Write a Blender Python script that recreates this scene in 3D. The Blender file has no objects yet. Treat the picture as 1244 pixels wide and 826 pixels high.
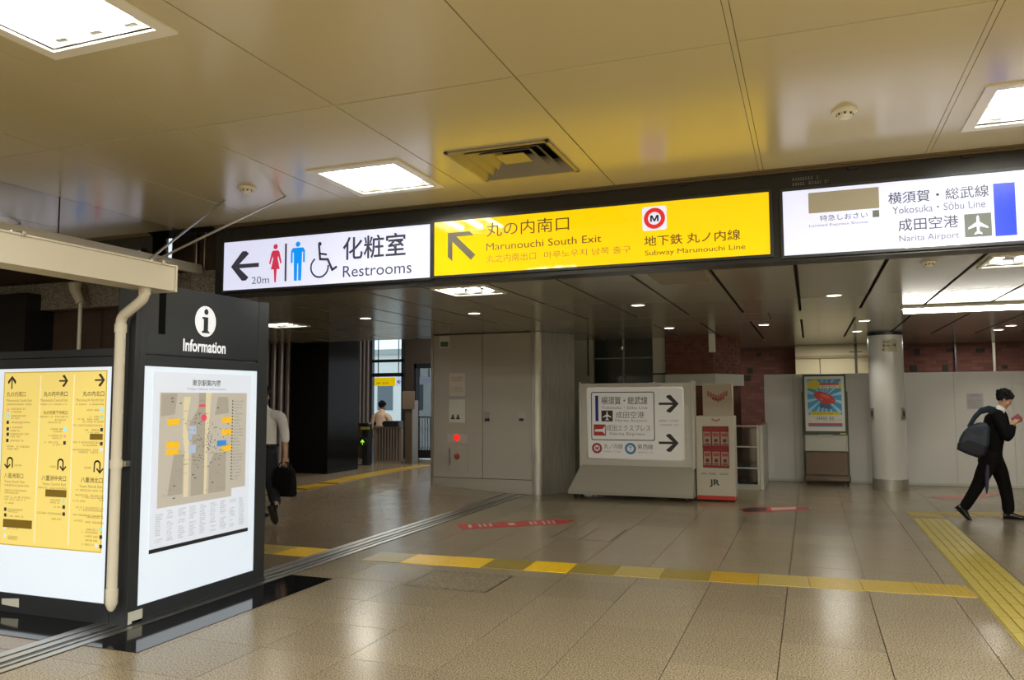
import bpy, bmesh, math, random
import numpy as np
from mathutils import Matrix, Vector
random.seed(7)
SC = bpy.context.scene
COL = SC.collection
PI = math.pi

# ------------------------------------------------------------------ camera
FOC = 955.0; CX, CY = 622.0, 413.0; EYE = 1.6
_v1 = np.array([984 - CX, -(483.5 - CY), -FOC]); _v1 /= np.linalg.norm(_v1)
_p = np.array([0 - CX, -(483.5 - .0038 * (0 - 984) - CY), -FOC])
_up = np.cross(_v1, _p); _up /= np.linalg.norm(_up)
if _up[1] < 0: _up = -_up
_xx = np.cross(_v1, _up)
RM = np.array([_xx, _v1, _up])            # world = RM @ camera
cam = bpy.data.cameras.new('camera'); camo = bpy.data.objects.new('camera', cam)
COL.objects.link(camo)
M4 = Matrix.Identity(4)
for i in range(3):
    for j in range(3): M4[i][j] = RM[i][j]
M4.translation = (0, 0, EYE)
camo.matrix_world = M4
cam.sensor_fit = 'HORIZONTAL'; cam.sensor_width = 36; cam.lens = FOC / 1244 * 36
cam.clip_start = .05; cam.clip_end = 200
SC.camera = camo

# ------------------------------------------------------------------ world, exposure
SC.view_settings.view_transform = 'Standard'; SC.view_settings.look = 'None'
SC.view_settings.gamma = 1; SC.view_settings.use_curve_mapping = False
SC.view_settings.exposure = 0.06
W = bpy.data.worlds.new('world'); SC.world = W; W.use_nodes = True
W.node_tree.nodes['Background'].inputs[0].default_value = (.78, .90, 1, 1)
W.node_tree.nodes['Background'].inputs[1].default_value = 1.6

LAMP_W = 168.0; TUBE_E = 24.0
def area(x, y, z, sx, sy, w, col=(1, .95, .83)):
    l = bpy.data.lights.new('ceiling_and_fill_lamp', 'AREA'); l.shape = 'RECTANGLE'; l.size = sx; l.size_y = sy
    l.energy = w; l.color = col
    o = bpy.data.objects.new('ceiling_and_fill_lamp', l); o.location = (x, y, z); COL.objects.link(o)
for y in (-.5, -3.4):                     # the light grid carries on behind the viewpoint
    for x in (-7.7, -3.16, 1.4, 5.0): area(x, y, 3.33, .64, .64, LAMP_W)
area(1.4, 2.43, 3.33, .64, .64, LAMP_W)
area(5.2, 2.43, 3.33, .64, .64, LAMP_W); area(5.2, 5.3, 3.33, .64, .64, LAMP_W)

for x, y, w in ((3.2, 17.6, 30), (-2.2, 17.4, 16), (.4, 17.3, 26)): area(x, y, 2.74, .5, .3, w)       # unseen fill lamps added to brighten the walls behind the hoarding
for x, y, w in ((-7.6, 12.6, 30), (-8.3, 15.6, 55)): area(x, y, 2.74 if y < 13 else 3.68, .4, .4, w)     # added fill lamps without fixtures, to light up the left passage
# ------------------------------------------------------------------ materials
MATS = {}
def mat(name, col, rough=.5, metal=0, emit=0, spec=.5, ecol=None, coat=0):
    if name in MATS: return MATS[name]
    m = bpy.data.materials.new(name); m.use_nodes = True; MATS[name] = m
    b = m.node_tree.nodes['Principled BSDF']
    b.inputs['Base Color'].default_value = (*col, 1)
    b.inputs['Roughness'].default_value = rough
    b.inputs['Metallic'].default_value = metal
    b.inputs['Specular IOR Level'].default_value = spec
    b.inputs['Coat Weight'].default_value = coat
    if emit:
        b.inputs['Emission Color'].default_value = (*(ecol or col), 1)
        b.inputs['Emission Strength'].default_value = emit
    return m
def noisy(m, scale, c1, c2, lo=.35, hi=.65, detail=4, bump=0, stretch=None, rough=None, per_object=0):
    nt = m.node_tree; N = nt.nodes; L = nt.links; b = N['Principled BSDF']
    tc = N.new('ShaderNodeTexCoord'); mp = N.new('ShaderNodeMapping'); no = N.new('ShaderNodeTexNoise')
    L.new(tc.outputs['Object'], mp.inputs[0]); L.new(mp.outputs[0], no.inputs['Vector'])
    if stretch: mp.inputs['Scale'].default_value = stretch
    no.inputs['Scale'].default_value = scale; no.inputs['Detail'].default_value = detail
    cr = N.new('ShaderNodeValToRGB'); cr.color_ramp.elements[0].position = lo; cr.color_ramp.elements[1].position = hi
    cr.color_ramp.elements[0].color = (*c1, 1); cr.color_ramp.elements[1].color = (*c2, 1)
    L.new(no.outputs[0], cr.inputs[0])
    out = cr.outputs[0]
    if per_object:
        oi = N.new('ShaderNodeObjectInfo'); mr = N.new('ShaderNodeMapRange')
        mr.inputs['To Min'].default_value = 1 - per_object; mr.inputs['To Max'].default_value = 1 + per_object
        L.new(oi.outputs['Random'], mr.inputs[0])
        mx = N.new('ShaderNodeVectorMath'); mx.operation = 'SCALE'
        L.new(out, mx.inputs[0]); L.new(mr.outputs[0], mx.inputs['Scale']); out = mx.outputs[0]
    L.new(out, b.inputs['Base Color'])
    if bump:
        bp = N.new('ShaderNodeBump'); bp.inputs['Strength'].default_value = bump; bp.inputs['Distance'].default_value = .002
        L.new(no.outputs[0], bp.inputs['Height']); L.new(bp.outputs[0], b.inputs['Normal'])
    if rough:
        mr = N.new('ShaderNodeMapRange'); mr.inputs['To Min'].default_value = rough[0]; mr.inputs['To Max'].default_value = rough[1]
        n2 = N.new('ShaderNodeTexNoise'); n2.inputs['Scale'].default_value = 3
        L.new(tc.outputs['Object'], n2.inputs['Vector']); L.new(n2.outputs[0], mr.inputs[0]); L.new(mr.outputs[0], b.inputs['Roughness'])
    return m
def brickmat(name, c1, c2, mortar, scale=1, bw=.21, bh=.07, off=.5):
    m = mat(name, c1, .85); nt = m.node_tree; N = nt.nodes; L = nt.links
    tc = N.new('ShaderNodeTexCoord'); sx = N.new('ShaderNodeSeparateXYZ'); cx = N.new('ShaderNodeCombineXYZ')
    ad = N.new('ShaderNodeMath'); L.new(tc.outputs['Object'], sx.inputs[0])
    L.new(sx.outputs[0], ad.inputs[0]); L.new(sx.outputs[1], ad.inputs[1]); L.new(ad.outputs[0], cx.inputs[0]); L.new(sx.outputs[2], cx.inputs[1])
    br = N.new('ShaderNodeTexBrick'); L.new(cx.outputs[0], br.inputs['Vector'])
    br.inputs['Scale'].default_value = 1; br.inputs['Brick Width'].default_value = bw; br.inputs['Row Height'].default_value = bh
    br.inputs['Mortar Size'].default_value = .006; br.inputs['Color1'].default_value = (*c1, 1); br.inputs['Color2'].default_value = (*c2, 1)
    br.inputs['Mortar'].default_value = (*mortar, 1); br.offset = off
    L.new(br.outputs[0], N['Principled BSDF'].inputs['Base Color'])
    return m

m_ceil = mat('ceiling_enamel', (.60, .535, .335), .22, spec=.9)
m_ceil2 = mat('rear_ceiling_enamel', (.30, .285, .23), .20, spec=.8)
m_gap = mat('dark_gap', (.03, .028, .022), .8)
m_tile = noisy(mat('granite_tile', (.3, .25, .18), .13, spec=.27), 100, (.105, .083, .052), (.365, .31, .215), .38, .58, 4, rough=(.17, .28), per_object=.07)
m_tile_l = noisy(mat('brown_granite_tile', (.25, .2, .14), .13, spec=.35), 60, (.19, .145, .095), (.32, .25, .17), .3, .7, 3, rough=(.14, .24), per_object=.04)
m_grout = mat('grout', (.06, .05, .038), .8)
m_blackg = mat('black_granite', (.010, .010, .011), .07, spec=.5)
m_blackp = mat('black_panel', (.011, .0115, .013), .3)
m_char = mat('charcoal_metal', (.034, .039, .047), .32, .3)
m_char2 = mat('charcoal_frame', (.042, .048, .056), .3, .5)
m_alu = mat('aluminium', (.55, .54, .52), .3, 1)
m_steel = noisy(mat('brushed_steel', (.5, .49, .45), .42, .7), 5, (.42, .41, .37), (.58, .57, .52), .3, .7, 3, stretch=(8, 8, .5))
m_cream = mat('cream_paint', (.60, .57, .485), .35)
m_door = mat('locker_paint', (.50, .475, .43), .4)
m_white = mat('white_hoarding', (.70, .71, .70), .22, spec=.6)
m_lightW = mat('lightbox_white', (.5, .52, .56), .04, emit=.80, ecol=(.74, .77, 1.0), spec=.5)
m_lightY = mat('lightbox_yellow', (.5, .36, .01), .04, emit=.80, ecol=(1.0, .64, .0), spec=.5)
m_boardW = mat('lit_board_white', (.4, .42, .45), .25, emit=.66, ecol=(.76, .88, 1.0))
m_posterY = mat('lit_poster_yellow', (.3, .25, .06), .35, emit=.72, ecol=(.95, .72, .20))
m_posterW = mat('lit_poster_white', (.3, .3, .32), .35, emit=.62, ecol=(.84, .91, 1))
m_ink = mat('sign_ink', (.05, .055, .085), .4, emit=.04, ecol=(.5, .5, .8))
m_inkG = mat('sign_ink_grey', (.16, .17, .24), .4, emit=.12, ecol=(.5, .55, .8))
m_inkB = mat('yellow_sign_ink', (.12, .07, .01), .4, emit=.03, ecol=(.8, .5, .1))
m_inkB2 = mat('yellow_sign_small_ink', (.32, .2, .02), .4, emit=.2, ecol=(.8, .5, .05))
m_inkK = mat('arrow_grey', (.13, .12, .07), .4, emit=.05, ecol=(.8, .8, .5))
m_red = mat('sign_red', (.6, .03, .06), .4, emit=.5, ecol=(.80, .05, .12))
m_red2 = mat('logo_red', (.6, .03, .02), .4, emit=.5, ecol=(.85, .03, .02))
m_blueM = mat('sign_light_blue', (0, .25, .8), .4, emit=.7, ecol=(0, .30, 1))
m_blue = mat('sign_blue', (0, .02, .3), .3, emit=.72, ecol=(0, .055, 1))
m_tape = mat('masking_tape_brown', (.3, .27, .18), .5, emit=.25, ecol=(.55, .48, .33))
m_iconG = mat('icon_dark_green_grey', (.12, .14, .13), .4, emit=.12, ecol=(.5, .55, .5))
m_tube = mat('fluorescent_tube', (1, 1, 1), .5, emit=TUBE_E, ecol=(1, .97, .86))
m_refl = mat('lamp_reflector', (.85, .84, .78), .3)
m_dl = mat('downlight_lens', (1, 1, .9), .5, emit=9, ecol=(1, .96, .80))
m_skin = mat('skin', (.50, .30, .20), .5)
m_hair = noisy(mat('black_hair', (.01, .009, .009), .6, spec=.2), 60, (.004, .0035, .0035), (.012, .010, .010), stretch=(1, 1, .2), bump=.6)
m_suit = noisy(mat('black_suit', (.003, .003, .0035), .85, spec=.2), 9, (.0022, .0022, .0026), (.0045, .0045, .005), bump=.3)
m_shoe = mat('black_leather', (.008, .007, .007), .2)
m_navy = noisy(mat('navy_nylon', (.018, .028, .05), .6), 14, (.012, .020, .036), (.028, .042, .070), bump=.3)
m_shirt = noisy(mat('white_shirt', (.8, .8, .78), .8), 6, (.76, .76, .76), (.85, .85, .84), bump=.4)
m_trou = mat('dark_trousers', (.010, .011, .018), .8)
m_pink = mat('salmon_shirt', (.85, .60, .44), .8)
m_glass = mat('clear_glass', (.9, .95, .95), .03)
def glassy(name, col, fac, rough=.02):
    m = bpy.data.materials.new(name); m.use_nodes = True; nt = m.node_tree; N = nt.nodes; L = nt.links
    N.remove(N['Principled BSDF']); t = N.new('ShaderNodeBsdfTransparent'); g = N.new('ShaderNodeBsdfGlossy')
    t.inputs[0].default_value = (*col, 1); g.inputs[0].default_value = (.95, .95, .95, 1); g.inputs['Roughness'].default_value = rough
    mx = N.new('ShaderNodeMixShader'); mx.inputs[0].default_value = fac
    L.new(t.outputs[0], mx.inputs[1]); L.new(g.outputs[0], mx.inputs[2]); L.new(mx.outputs[0], N['Material Output'].inputs[0])
    return m
m_barrier = glassy('smoke_barrier_glass', (.62, .60, .55), .62, .03)
m_pane = glassy('window_glass', (.93, .97, .97), .08)
m_rail_glass = glassy('grey_railing_glass', (.50, .52, .52), .12, .1)

# ------------------------------------------------------------------ mesh helpers
class MB:
    def __init__(s): s.v = []; s.f = []; s.mi = []
    def add(s, vs, fs, M=None, mi=0):
        n = len(s.v)
        s.v += [tuple(M @ Vector(p)) if M is not None else tuple(p) for p in vs]
        s.f += [tuple(n + i for i in f) for f in fs]; s.mi += [mi] * len(fs); return s
    def box(s, x0, x1, y0, y1, z0, z1, M=None, mi=0, b=0):
        if b:
            bm = bmesh.new(); bmesh.ops.create_cube(bm, size=1)
            for v in bm.verts: v.co = Vector(((x0 + x1) / 2 + v.co.x * (x1 - x0), (y0 + y1) / 2 + v.co.y * (y1 - y0), (z0 + z1) / 2 + v.co.z * (z1 - z0)))
            bmesh.ops.bevel(bm, geom=bm.edges[:], offset=b, segments=2, affect='EDGES', profile=.6)
            bm.verts.index_update()
            s.add([v.co[:] for v in bm.verts], [[v.index for v in f.verts] for f in bm.faces], M, mi); bm.free(); return s
        vs = [(x, y, z) for x in (x0, x1) for y in (y0, y1) for z in (z0, z1)]
        return s.add(vs, [(0, 1, 3, 2), (4, 6, 7, 5), (0, 4, 5, 1), (2, 3, 7, 6), (0, 2, 6, 4), (1, 5, 7, 3)], M, mi)
    def prism(s, poly, w0, w1, M=None, mi=0):
        """poly in (x, z), extruded along y from w0 to w1"""
        n = len(poly); vs = [(p[0], w0, p[1]) for p in poly] + [(p[0], w1, p[1]) for p in poly]
        fs = [tuple(range(n)), tuple(range(2 * n - 1, n - 1, -1))] + [(i, n + i, n + (i + 1) % n, (i + 1) % n) for i in range(n)]
        return s.add(vs, fs, M, mi)
    def flat(s, poly, y=0, M=None, mi=0): return s.add([(p[0], y, p[1]) for p in poly], [tuple(range(len(poly)))], M, mi)
    def loft(s, rings, cap=True, M=None, mi=0):
        k = len(rings[0]); vs = [p for r in rings for p in r]; fs = []
        for i in range(len(rings) - 1):
            for j in range(k): fs.append((i * k + j, i * k + (j + 1) % k, (i + 1) * k + (j + 1) % k, (i + 1) * k + j))
        if cap: fs += [tuple(range(k - 1, -1, -1)), tuple(range((len(rings) - 1) * k, len(rings) * k))]
        return s.add(vs, fs, M, mi)
    def tube(s, pts, r, n=12, M=None, mi=0, ref=None):
        pts = [Vector(p) for p in pts]; rs = r if isinstance(r, (list, tuple)) else [r] * len(pts)
        d = (pts[1] - pts[0]).normalized(); u = (Vector(ref) if ref else d.orthogonal()).normalized(); rings = []
        for i, p in enumerate(pts):
            a = pts[max(i - 1, 0)]; b = pts[min(i + 1, len(pts) - 1)]; d = (b - a).normalized()
            u = (u - d * u.dot(d)).normalized(); w = d.cross(u)
            rr = rs[i]; ra, rb = rr if isinstance(rr, tuple) else (rr, rr)
            rings.append([tuple(p + u * ra * math.cos(2 * PI * j / n) + w * rb * math.sin(2 * PI * j / n)) for j in range(n)])
        return s.loft(rings, True, M, mi)
    def lathe(s, prof, n=32, c=(0, 0, 0), M=None, mi=0):
        """prof: (r, z)"""
        return s.loft([[(c[0] + r * math.cos(2 * PI * j / n), c[1] + r * math.sin(2 * PI * j / n), c[2] + z) for j in range(n)] for r, z in prof], True, M, mi)
    def ball(s, c, r, n=16, M=None, mi=0):
        rx, ry, rz = r if isinstance(r, tuple) else (r, r, r); k = n // 2
        rings = [[(c[0] + rx * math.sin(PI * i / k) * math.cos(2 * PI * j / n), c[1] + ry * math.sin(PI * i / k) * math.sin(2 * PI * j / n), c[2] - rz * math.cos(PI * i / k)) for j in range(n)] for i in range(1, k)]
        return s.loft(rings, True, M, mi)
    def build(s, name, mats, parent=None, smooth=False, loc=None):
        me = bpy.data.meshes.new(name); me.from_pydata(s.v, [], s.f)
        for m in (mats if isinstance(mats, (list, tuple)) else [mats]): me.materials.append(m)
        if any(s.mi): me.polygons.foreach_set('material_index', s.mi)
        bm = bmesh.new(); bm.from_mesh(me); bmesh.ops.recalc_face_normals(bm, faces=bm.faces[:]); bm.to_mesh(me); bm.free()
        if smooth: me.shade_smooth(); me.set_sharp_from_angle(angle=math.radians(38))
        o = bpy.data.objects.new(name, me); COL.objects.link(o)
        if parent: o.parent = parent
        if loc: o.location = loc
        return o
def tag(o, label=None, cat=None, group=None, kind=None):
    if label: o['label'] = label
    if cat: o['category'] = cat
    if group: o['group'] = group
    if kind: o['kind'] = kind
    return o
def empty(name, loc=(0, 0, 0), rz=0, label=None, cat=None, group=None, kind=None):
    o = bpy.data.objects.new(name, None); COL.objects.link(o); o.location = loc; o.rotation_euler = (0, 0, rz)
    o.empty_display_size = .1
    return tag(o, label, cat, group, kind)
def struct(o): o['kind'] = 'structure'; return o
def copy_tree(o, parent=None):
    c = o.copy(); COL.objects.link(c); c.parent = parent
    for ch in [x for x in o.children]: copy_tree(ch, c)
    return c

class TB:
    """a set of separate lines of lettering"""
    def __init__(s): s.items = []
    def build(s, name, m, parent):
        return [k.build(name, m, parent) for k in s.items][-1]

# print layout: where a line of sight through (px, py) meets a real plane
def sight(px, py): return RM @ np.array([px - CX, -(py - CY), -FOC])
def on_y(px, py, Y):
    d = sight(px, py); t = Y / d[1]; return (t * d[0], EYE + t * d[2])
def on_x(px, py, X):
    d = sight(px, py); t = X / d[0]; return (t * d[1], EYE + t * d[2])
def on_z(px, py, Z):
    d = sight(px, py); t = (Z - EYE) / d[2]; return (t * d[0], t * d[1])

_tcache = {}
def text_geo(s, bold=0, res=3):
    k = (s, bold, res)
    if k in _tcache: return _tcache[k]
    c = bpy.data.curves.new('t', 'FONT'); c.body = s; c.size = 1; c.resolution_u = res; c.offset = bold; c.fill_mode = 'FRONT'
    o = bpy.data.objects.new('t', c); COL.objects.link(o)
    dg = bpy.context.evaluated_depsgraph_get(); ev = o.evaluated_get(dg); me = ev.to_mesh()
    v = np.array([x.co[:] for x in me.vertices]); f = [tuple(p.vertices) for p in me.polygons]
    ev.to_mesh_clear(); bpy.data.objects.remove(o); bpy.data.curves.remove(c)
    v[:, :2] -= v[:, :2].min(0); v[:, :2] /= v[:, :2].max(0)
    _tcache[k] = (v, f); return v, f
def text(mb, s, box, y, M=None, bold=0, mi=0, res=3):
    """box = (u0, v0, u1, v1) on the plane, facing -y"""
    if isinstance(mb, TB):
        k = MB(); mb.items.append(k); mb = k
    v, f = text_geo(s, bold, res); u0, v0, u1, v1 = box
    mb.add([(u0 + p[0] * (u1 - u0), y, v0 + p[1] * (v1 - v0)) for p in v], f, M, mi)
LETTER_M = [(0, 0), (.2, 0), (.2, .62), (.42, 0), (.58, 0), (.8, .62), (.8, 0), (1, 0), (1, 1), (.74, 1), (.5, .34), (.26, 1), (0, 1)]
def rrect(u0, v0, u1, v1, r, n=5):
    P = []
    for cx, cy, a0 in ((u1 - r, v1 - r, 0), (u0 + r, v1 - r, 90), (u0 + r, v0 + r, 180), (u1 - r, v0 + r, 270)):
        for i in range(n + 1):
            a = math.radians(a0 + 90 * i / n); P.append((cx + r * math.cos(a), cy + r * math.sin(a)))
    return P
def ring_flat(mb, outer, inner, y, M=None, mi=0):
    n = len(outer); mb.add([(p[0], y, p[1]) for p in outer] + [(p[0], y, p[1]) for p in inner], [(i, (i + 1) % n, n + (i + 1) % n, n + i) for i in range(n)], M, mi)
def circ(cx, cy, r, n=32, ry=None): return [(cx + r * math.cos(2 * PI * i / n), cy + (ry or r) * math.sin(2 * PI * i / n)) for i in range(n)]
def rect(u0, v0, u1, v1): return [(u0, v0), (u1, v0), (u1, v1), (u0, v1)]
def place(poly, box):
    """unit polygon into a box"""
    u0, v0, u1, v1 = box; return [(u0 + p[0] * (u1 - u0), v0 + p[1] * (v1 - v0)) for p in poly]
ARROW_R = [(0, .42), (0, .58), (.72, .58), (.42, .88), (.52, 1), (.56, 1), (1, .5), (.56, 0), (.52, 0), (.42, .12), (.72, .42)]
ARROW_R = [(0, .43), (0, .57), (.70, .57), (.36, .90), (.46, 1.0), (.60, 1.0), (1, .5), (.60, 0), (.46, 0), (.36, .10), (.70, .43)]
ARROW_L = [(1 - a, b) for a, b in ARROW_R]
ARROW_U = [(b, a) for a, b in ARROW_R]
ARROW_UL = [(0, 1), (.78, 1), (.95, .85), (.32, .85), (1, .17), (.84, 0), (.17, .68), (.17, 0), (0, .16)]
PLANE = [(.5, 1), (.56, .93), (.57, .66), (.95, .40), (.95, .31), (.57, .44), (.56, .20), (.68, .09), (.68, .02), (.5, .07),
         (.32, .02), (.32, .09), (.44, .20), (.43, .44), (.05, .31), (.05, .40), (.43, .66), (.44, .93)]
def greek(mb, x0, x1, z, h, y, M=None, mi=0, seed=0, gap=.35):
    """a row of marks too small to read"""
    r = random.Random(int(x0 * 999 + z * 777) + seed); x = x0
    while x < x1:
        w = h * r.uniform(.5, .95)
        if r.random() > .12:
            mb.flat(rect(x, z, min(x + w * .8, x1), z + h * r.uniform(.25, .45)), y, M, mi)
            mb.flat(rect(x + w * .3, z + h * .5, min(x + w * .5, x1 + .001), z + h), y, M, mi)
            mb.flat(rect(x, z + h * .75, min(x + w * .7, x1), z + h * .92), y, M, mi)
        x += w + h * gap * .4

# ================================================================== SETTING
T = .63
# ---- base floor slab
o = MB().box(-16, 8, -7, 30, -.25, -.012).build('floor', m_grout); struct(o); floor = o
# main concourse tiles, each its own piece
tile_me = {}
def add_tile(x0, y0, x1, y1, parent, m, name='tile', z0=None):
    g = .006; key = (round(x1 - x0, 3), round(y1 - y0, 3), m.name)
    w, d = x1 - x0 - g, y1 - y0 - g
    if key not in tile_me:
        o = MB().box(-w / 2, w / 2, -d / 2, d / 2, -.011, 0, b=0).build(name, m, parent); tile_me[key] = o.data
    else:
        o = bpy.data.objects.new(name, tile_me[key]); COL.objects.link(o); o.parent = parent
    o.location = ((x0 + x1) / 2, (y0 + y1) / 2, 0); return o
X0 = -4.63 + .63 * 0
xs = [-4.502] + [-.225 + T * k for k in range(-6, 7)]
ys = [2.44 + T * k for k in range(23)]
BG = (-4.40, -4.02)                       # strip where the black granite sill lies
cnt = 0
for i in range(len(xs) - 1):
    for j in range(len(ys) - 1):
        add_tile(xs[i], ys[j], xs[i + 1], ys[j + 1], floor, m_tile); cnt += 1
# big slabs outside the lens' view
MB().box(-4.4, 7.9, -6.9, 2.44, -.011, 0).box(3.555, 7.9, 2.44, 29, -.011, 0).box(-4.4, 3.555, 16.93, 29, -.011, 0).build('outer_paving', m_tile, floor)
# ---- left concourse floor, climbing slightly away from the rail
def lz(x, y):
    t = min(max((y - 8.0) / 5.0, 0), 1); t = t * t * (3 - 2 * t); u = min(max((-4.62 - x) / 2.2, 0), 1)
    return .0 + .13 * t * u
lm = MB()
gx = [-16, -14, -12, -10.5] + [-9.6 + .5 * k for k in range(10)] + [-4.86]
gy = [-6.9, -2, 2, 3.0] + [3.5 + .63 * k for k in range(26)] + [22]
for a in range(len(gx) - 1):
    for b in range(len(gy) - 1):
        q = [(gx[a], gy[b]), (gx[a + 1], gy[b]), (gx[a + 1], gy[b + 1]), (gx[a], gy[b + 1])]
        lm.add([(x, y, lz(x, y)) for x, y in q], [(0, 1, 2, 3)])
lf = lm.build('floor', m_tile_l); struct(lf)
# recess joints of the left floor as thin dark strips between its slabs (only where the photo shows them)
jm = MB()
for y in (3.72, 4.98, 6.24, 8.13, 9.4):
    pts = [(-9.6, y), (-8, y), (-6.8, y), (-5.7, y), (-4.87, y)]
    for (xa, ya), (xb, yb) in zip(pts, pts[1:]):
        jm.add([(xa, ya, lz(xa, ya) + .0008), (xb, yb, lz(xb, yb) + .0008), (xb, yb + .005, lz(xb, yb) + .0008), (xa, ya + .005, lz(xa, ya) + .0008)], [(0, 1, 2, 3)])
for x in (-5.5, -6.13, -6.76, -7.39):
    for k in range(12):
        y = 3 + k * .63
        jm.add([(x, y, lz(x, y) + .0008), (x + .005, y, lz(x, y) + .0008), (x + .005, y + .63, lz(x, y + .63) + .0008), (x, y + .63, lz(x, y + .63) + .0008)], [(0, 1, 2, 3)])
tag(jm.build('joint', m_grout, lf), kind='stuff')
# shutter guide rail in the floor
rail = empty('floor_rail', (-4.63, 0, 0), label='long brushed metal shutter rail set in the floor beside the information pillar', cat='floor rail')
MB().box(-.235, .125, 1.5, 12.55, -.012, .001).build('channel', m_char2, rail)
for a, b in ((-.23, -.15), (-.12, -.055), (.0, .03), (.065, .122)):
    MB().box(a, b, 1.5, 12.55, .0, .006, b=.0015).build('rail_strip', m_alu, rail)
# black granite sill in front of the kiosk
o = MB().box(-4.495, -4.05, 3.95, 6.15, .0005, .004).box(-8, -4.87, 3.93, 4.5, .0005, .004).build('granite_sill', m_blackg)
tag(o, 'polished black granite sill slab in the floor around the information pillar', 'floor sill')

# ---- front ceiling: enamel panels hung under a slab
ceil = MB().box(-16, 8, -7, 7.2, 3.52, 3.7).build('ceiling', m_gap); struct(ceil)
H = 3.35
px = [-6.04 - 1.145 * 3, -6.04 - 1.145 * 2, -6.04 - 1.145, -6.04, -4.895, -3.75, -2.60, -1.45, -.305, .84, 1.985, 3.13, 4.275, 5.42, 6.565]
py = [-5.3, -3.0, -.7, 1.6, 3.9, 6.24]
HOLES = [(-3.56, -2.76, 4.96, 5.76), (-3.56, -2.76, 2.03, 2.83), (.98, 1.78, 4.98, 5.78), (-2.38, -1.60, 4.95, 5.71)]
g = .004
for i in range(len(px) - 1):
    for j in range(len(py) - 1):
        x0, x1, y0, y1 = px[i] + g, px[i + 1] - g, py[j] + g, py[j + 1] - g
        if px[i] in (-.305, .84): x0 += .018
        if px[i + 1] in (-.305, .84): x1 -= .008
        hs = [h for h in HOLES if h[0] > x0 and h[1] < x1 and h[2] > y0 and h[3] < y1]
        mb = MB()
        if hs:
            a, b, c, d = hs[0]
            mb.box(x0, a, y0, y1, H, H + .02); mb.box(b, x1, y0, y1, H, H + .02); mb.box(a, b, y0, c, H, H + .02); mb.box(a, b, d, y1, H, H + .02)
        else: mb.box(x0, x1, y0, y1, H, H + .02, b=.002)
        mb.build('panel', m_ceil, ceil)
for x in (-.305, .84):
    MB().box(x - .009, x + .019, -5.3, 6.24, H + .001, H + .02).build('joint_strip', m_ceil, ceil)
# ---- bulkhead carrying the signs
bk = MB().box(-5.58, 7.9, 6.30, 6.52, 2.645, 3.46).build('trim_1', m_blackp); struct(bk)
MB().box(-5.58, 7.9, 6.27, 6.30, 3.325, 3.345).box(-5.58, 7.9, 6.24, 6.30, 3.338, 3.36).build('edge_rail', mat('bronze_rail', (.20, .16, .10), .3, .7), bk)
cm = MB()
for x in (-4.36, -2.05, -.9, .35, 1.1): cm.box(x - .035, x + .035, 6.275, 6.30, 3.305, 3.325, b=.004)
cm.build('fixing_clip', m_gap, bk)
# ---- rear ceiling: long narrow panels with dark joints
rc = MB().box(-5.58, 8, 6.52, 7.02, 2.80, 2.9).box(-16, 8, 7.02, 13.3, 2.80, 2.9).box(-6.2, 8, 13.3, 20, 2.80, 2.9).build('ceiling', m_gap)
uc = MB().box(-16, -4.4, 13.3, 20.2, 3.7, 3.8).box(-16, -6.2, 13.28, 13.32, 2.75, 3.8).box(-6.3, -6.2, 13.3, 20, 2.75, 3.8).build('ceiling', m_ceil2); struct(uc); struct(rc)
S = .722; R0 = -.085
def rpanel(x0, x1, y0, y1, hole=None, z=2.75):
    mb = MB()
    if hole:
        a, b, c, d = hole
        mb.box(x0, a, y0, y1, z, z + .02); mb.box(b, x1, y0, y1, z, z + .02); mb.box(a, b, y0, c, z, z + .02); mb.box(a, b, d, y1, z, z + .02)
    else: mb.box(x0, x1, y0, y1, z, z + .02)
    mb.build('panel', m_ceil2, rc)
RH = [(-3.66, -3.04, 7.28, 7.90), (1.42, 2.04, 7.32, 7.94), (-7.87, -7.25, 9.70, 10.32)]
for k in range(-15, 9):
    x0 = R0 + S * k + .017; x1 = R0 + S * (k + 1) - .017
    hs = [h for h in RH if h[0] < x1 and h[1] > x0 and (h[0] + h[1]) / 2 > x0 - .4]
    hole = None
    for h in RH:
        if h[0] < x1 and h[1] > x0: hole = (max(h[0], x0 + .001), min(h[1], x1 - .001), h[2], h[3])
    rpanel(x0, x1, 6.53 if x0 > -5.9 else 7.02, 11.1, hole)
    rpanel(x0, x1, 12.25, 13.28 if x1 < -5.8 else 16.2)
for x0, x1 in ((-11, -4.4), (-4.39, -.5), (-.49, 3.2), (3.21, 7.9)): rpanel(x0, x1, 11.12, 12.23)
MB().box(-6.2, 7.9, 16.21, 20, 2.75, 2.77).build('panel', m_ceil2, rc)

# ---- outer walls that close the hall (mostly outside the view)
m_wall = mat('tan_wall', (.45, .40, .31), .5)
for nm, a in (('wall_right', (7.9, 8.1, -7, 30, 0, 3.7)), ('wall_back', (-16, 8, -7.2, -7, 0, 3.7)), ('wall_left', (-16.2, -16, -7, 22, 0, 3.7))):
    struct(MB().box(*a).build(nm, m_wall))

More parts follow.
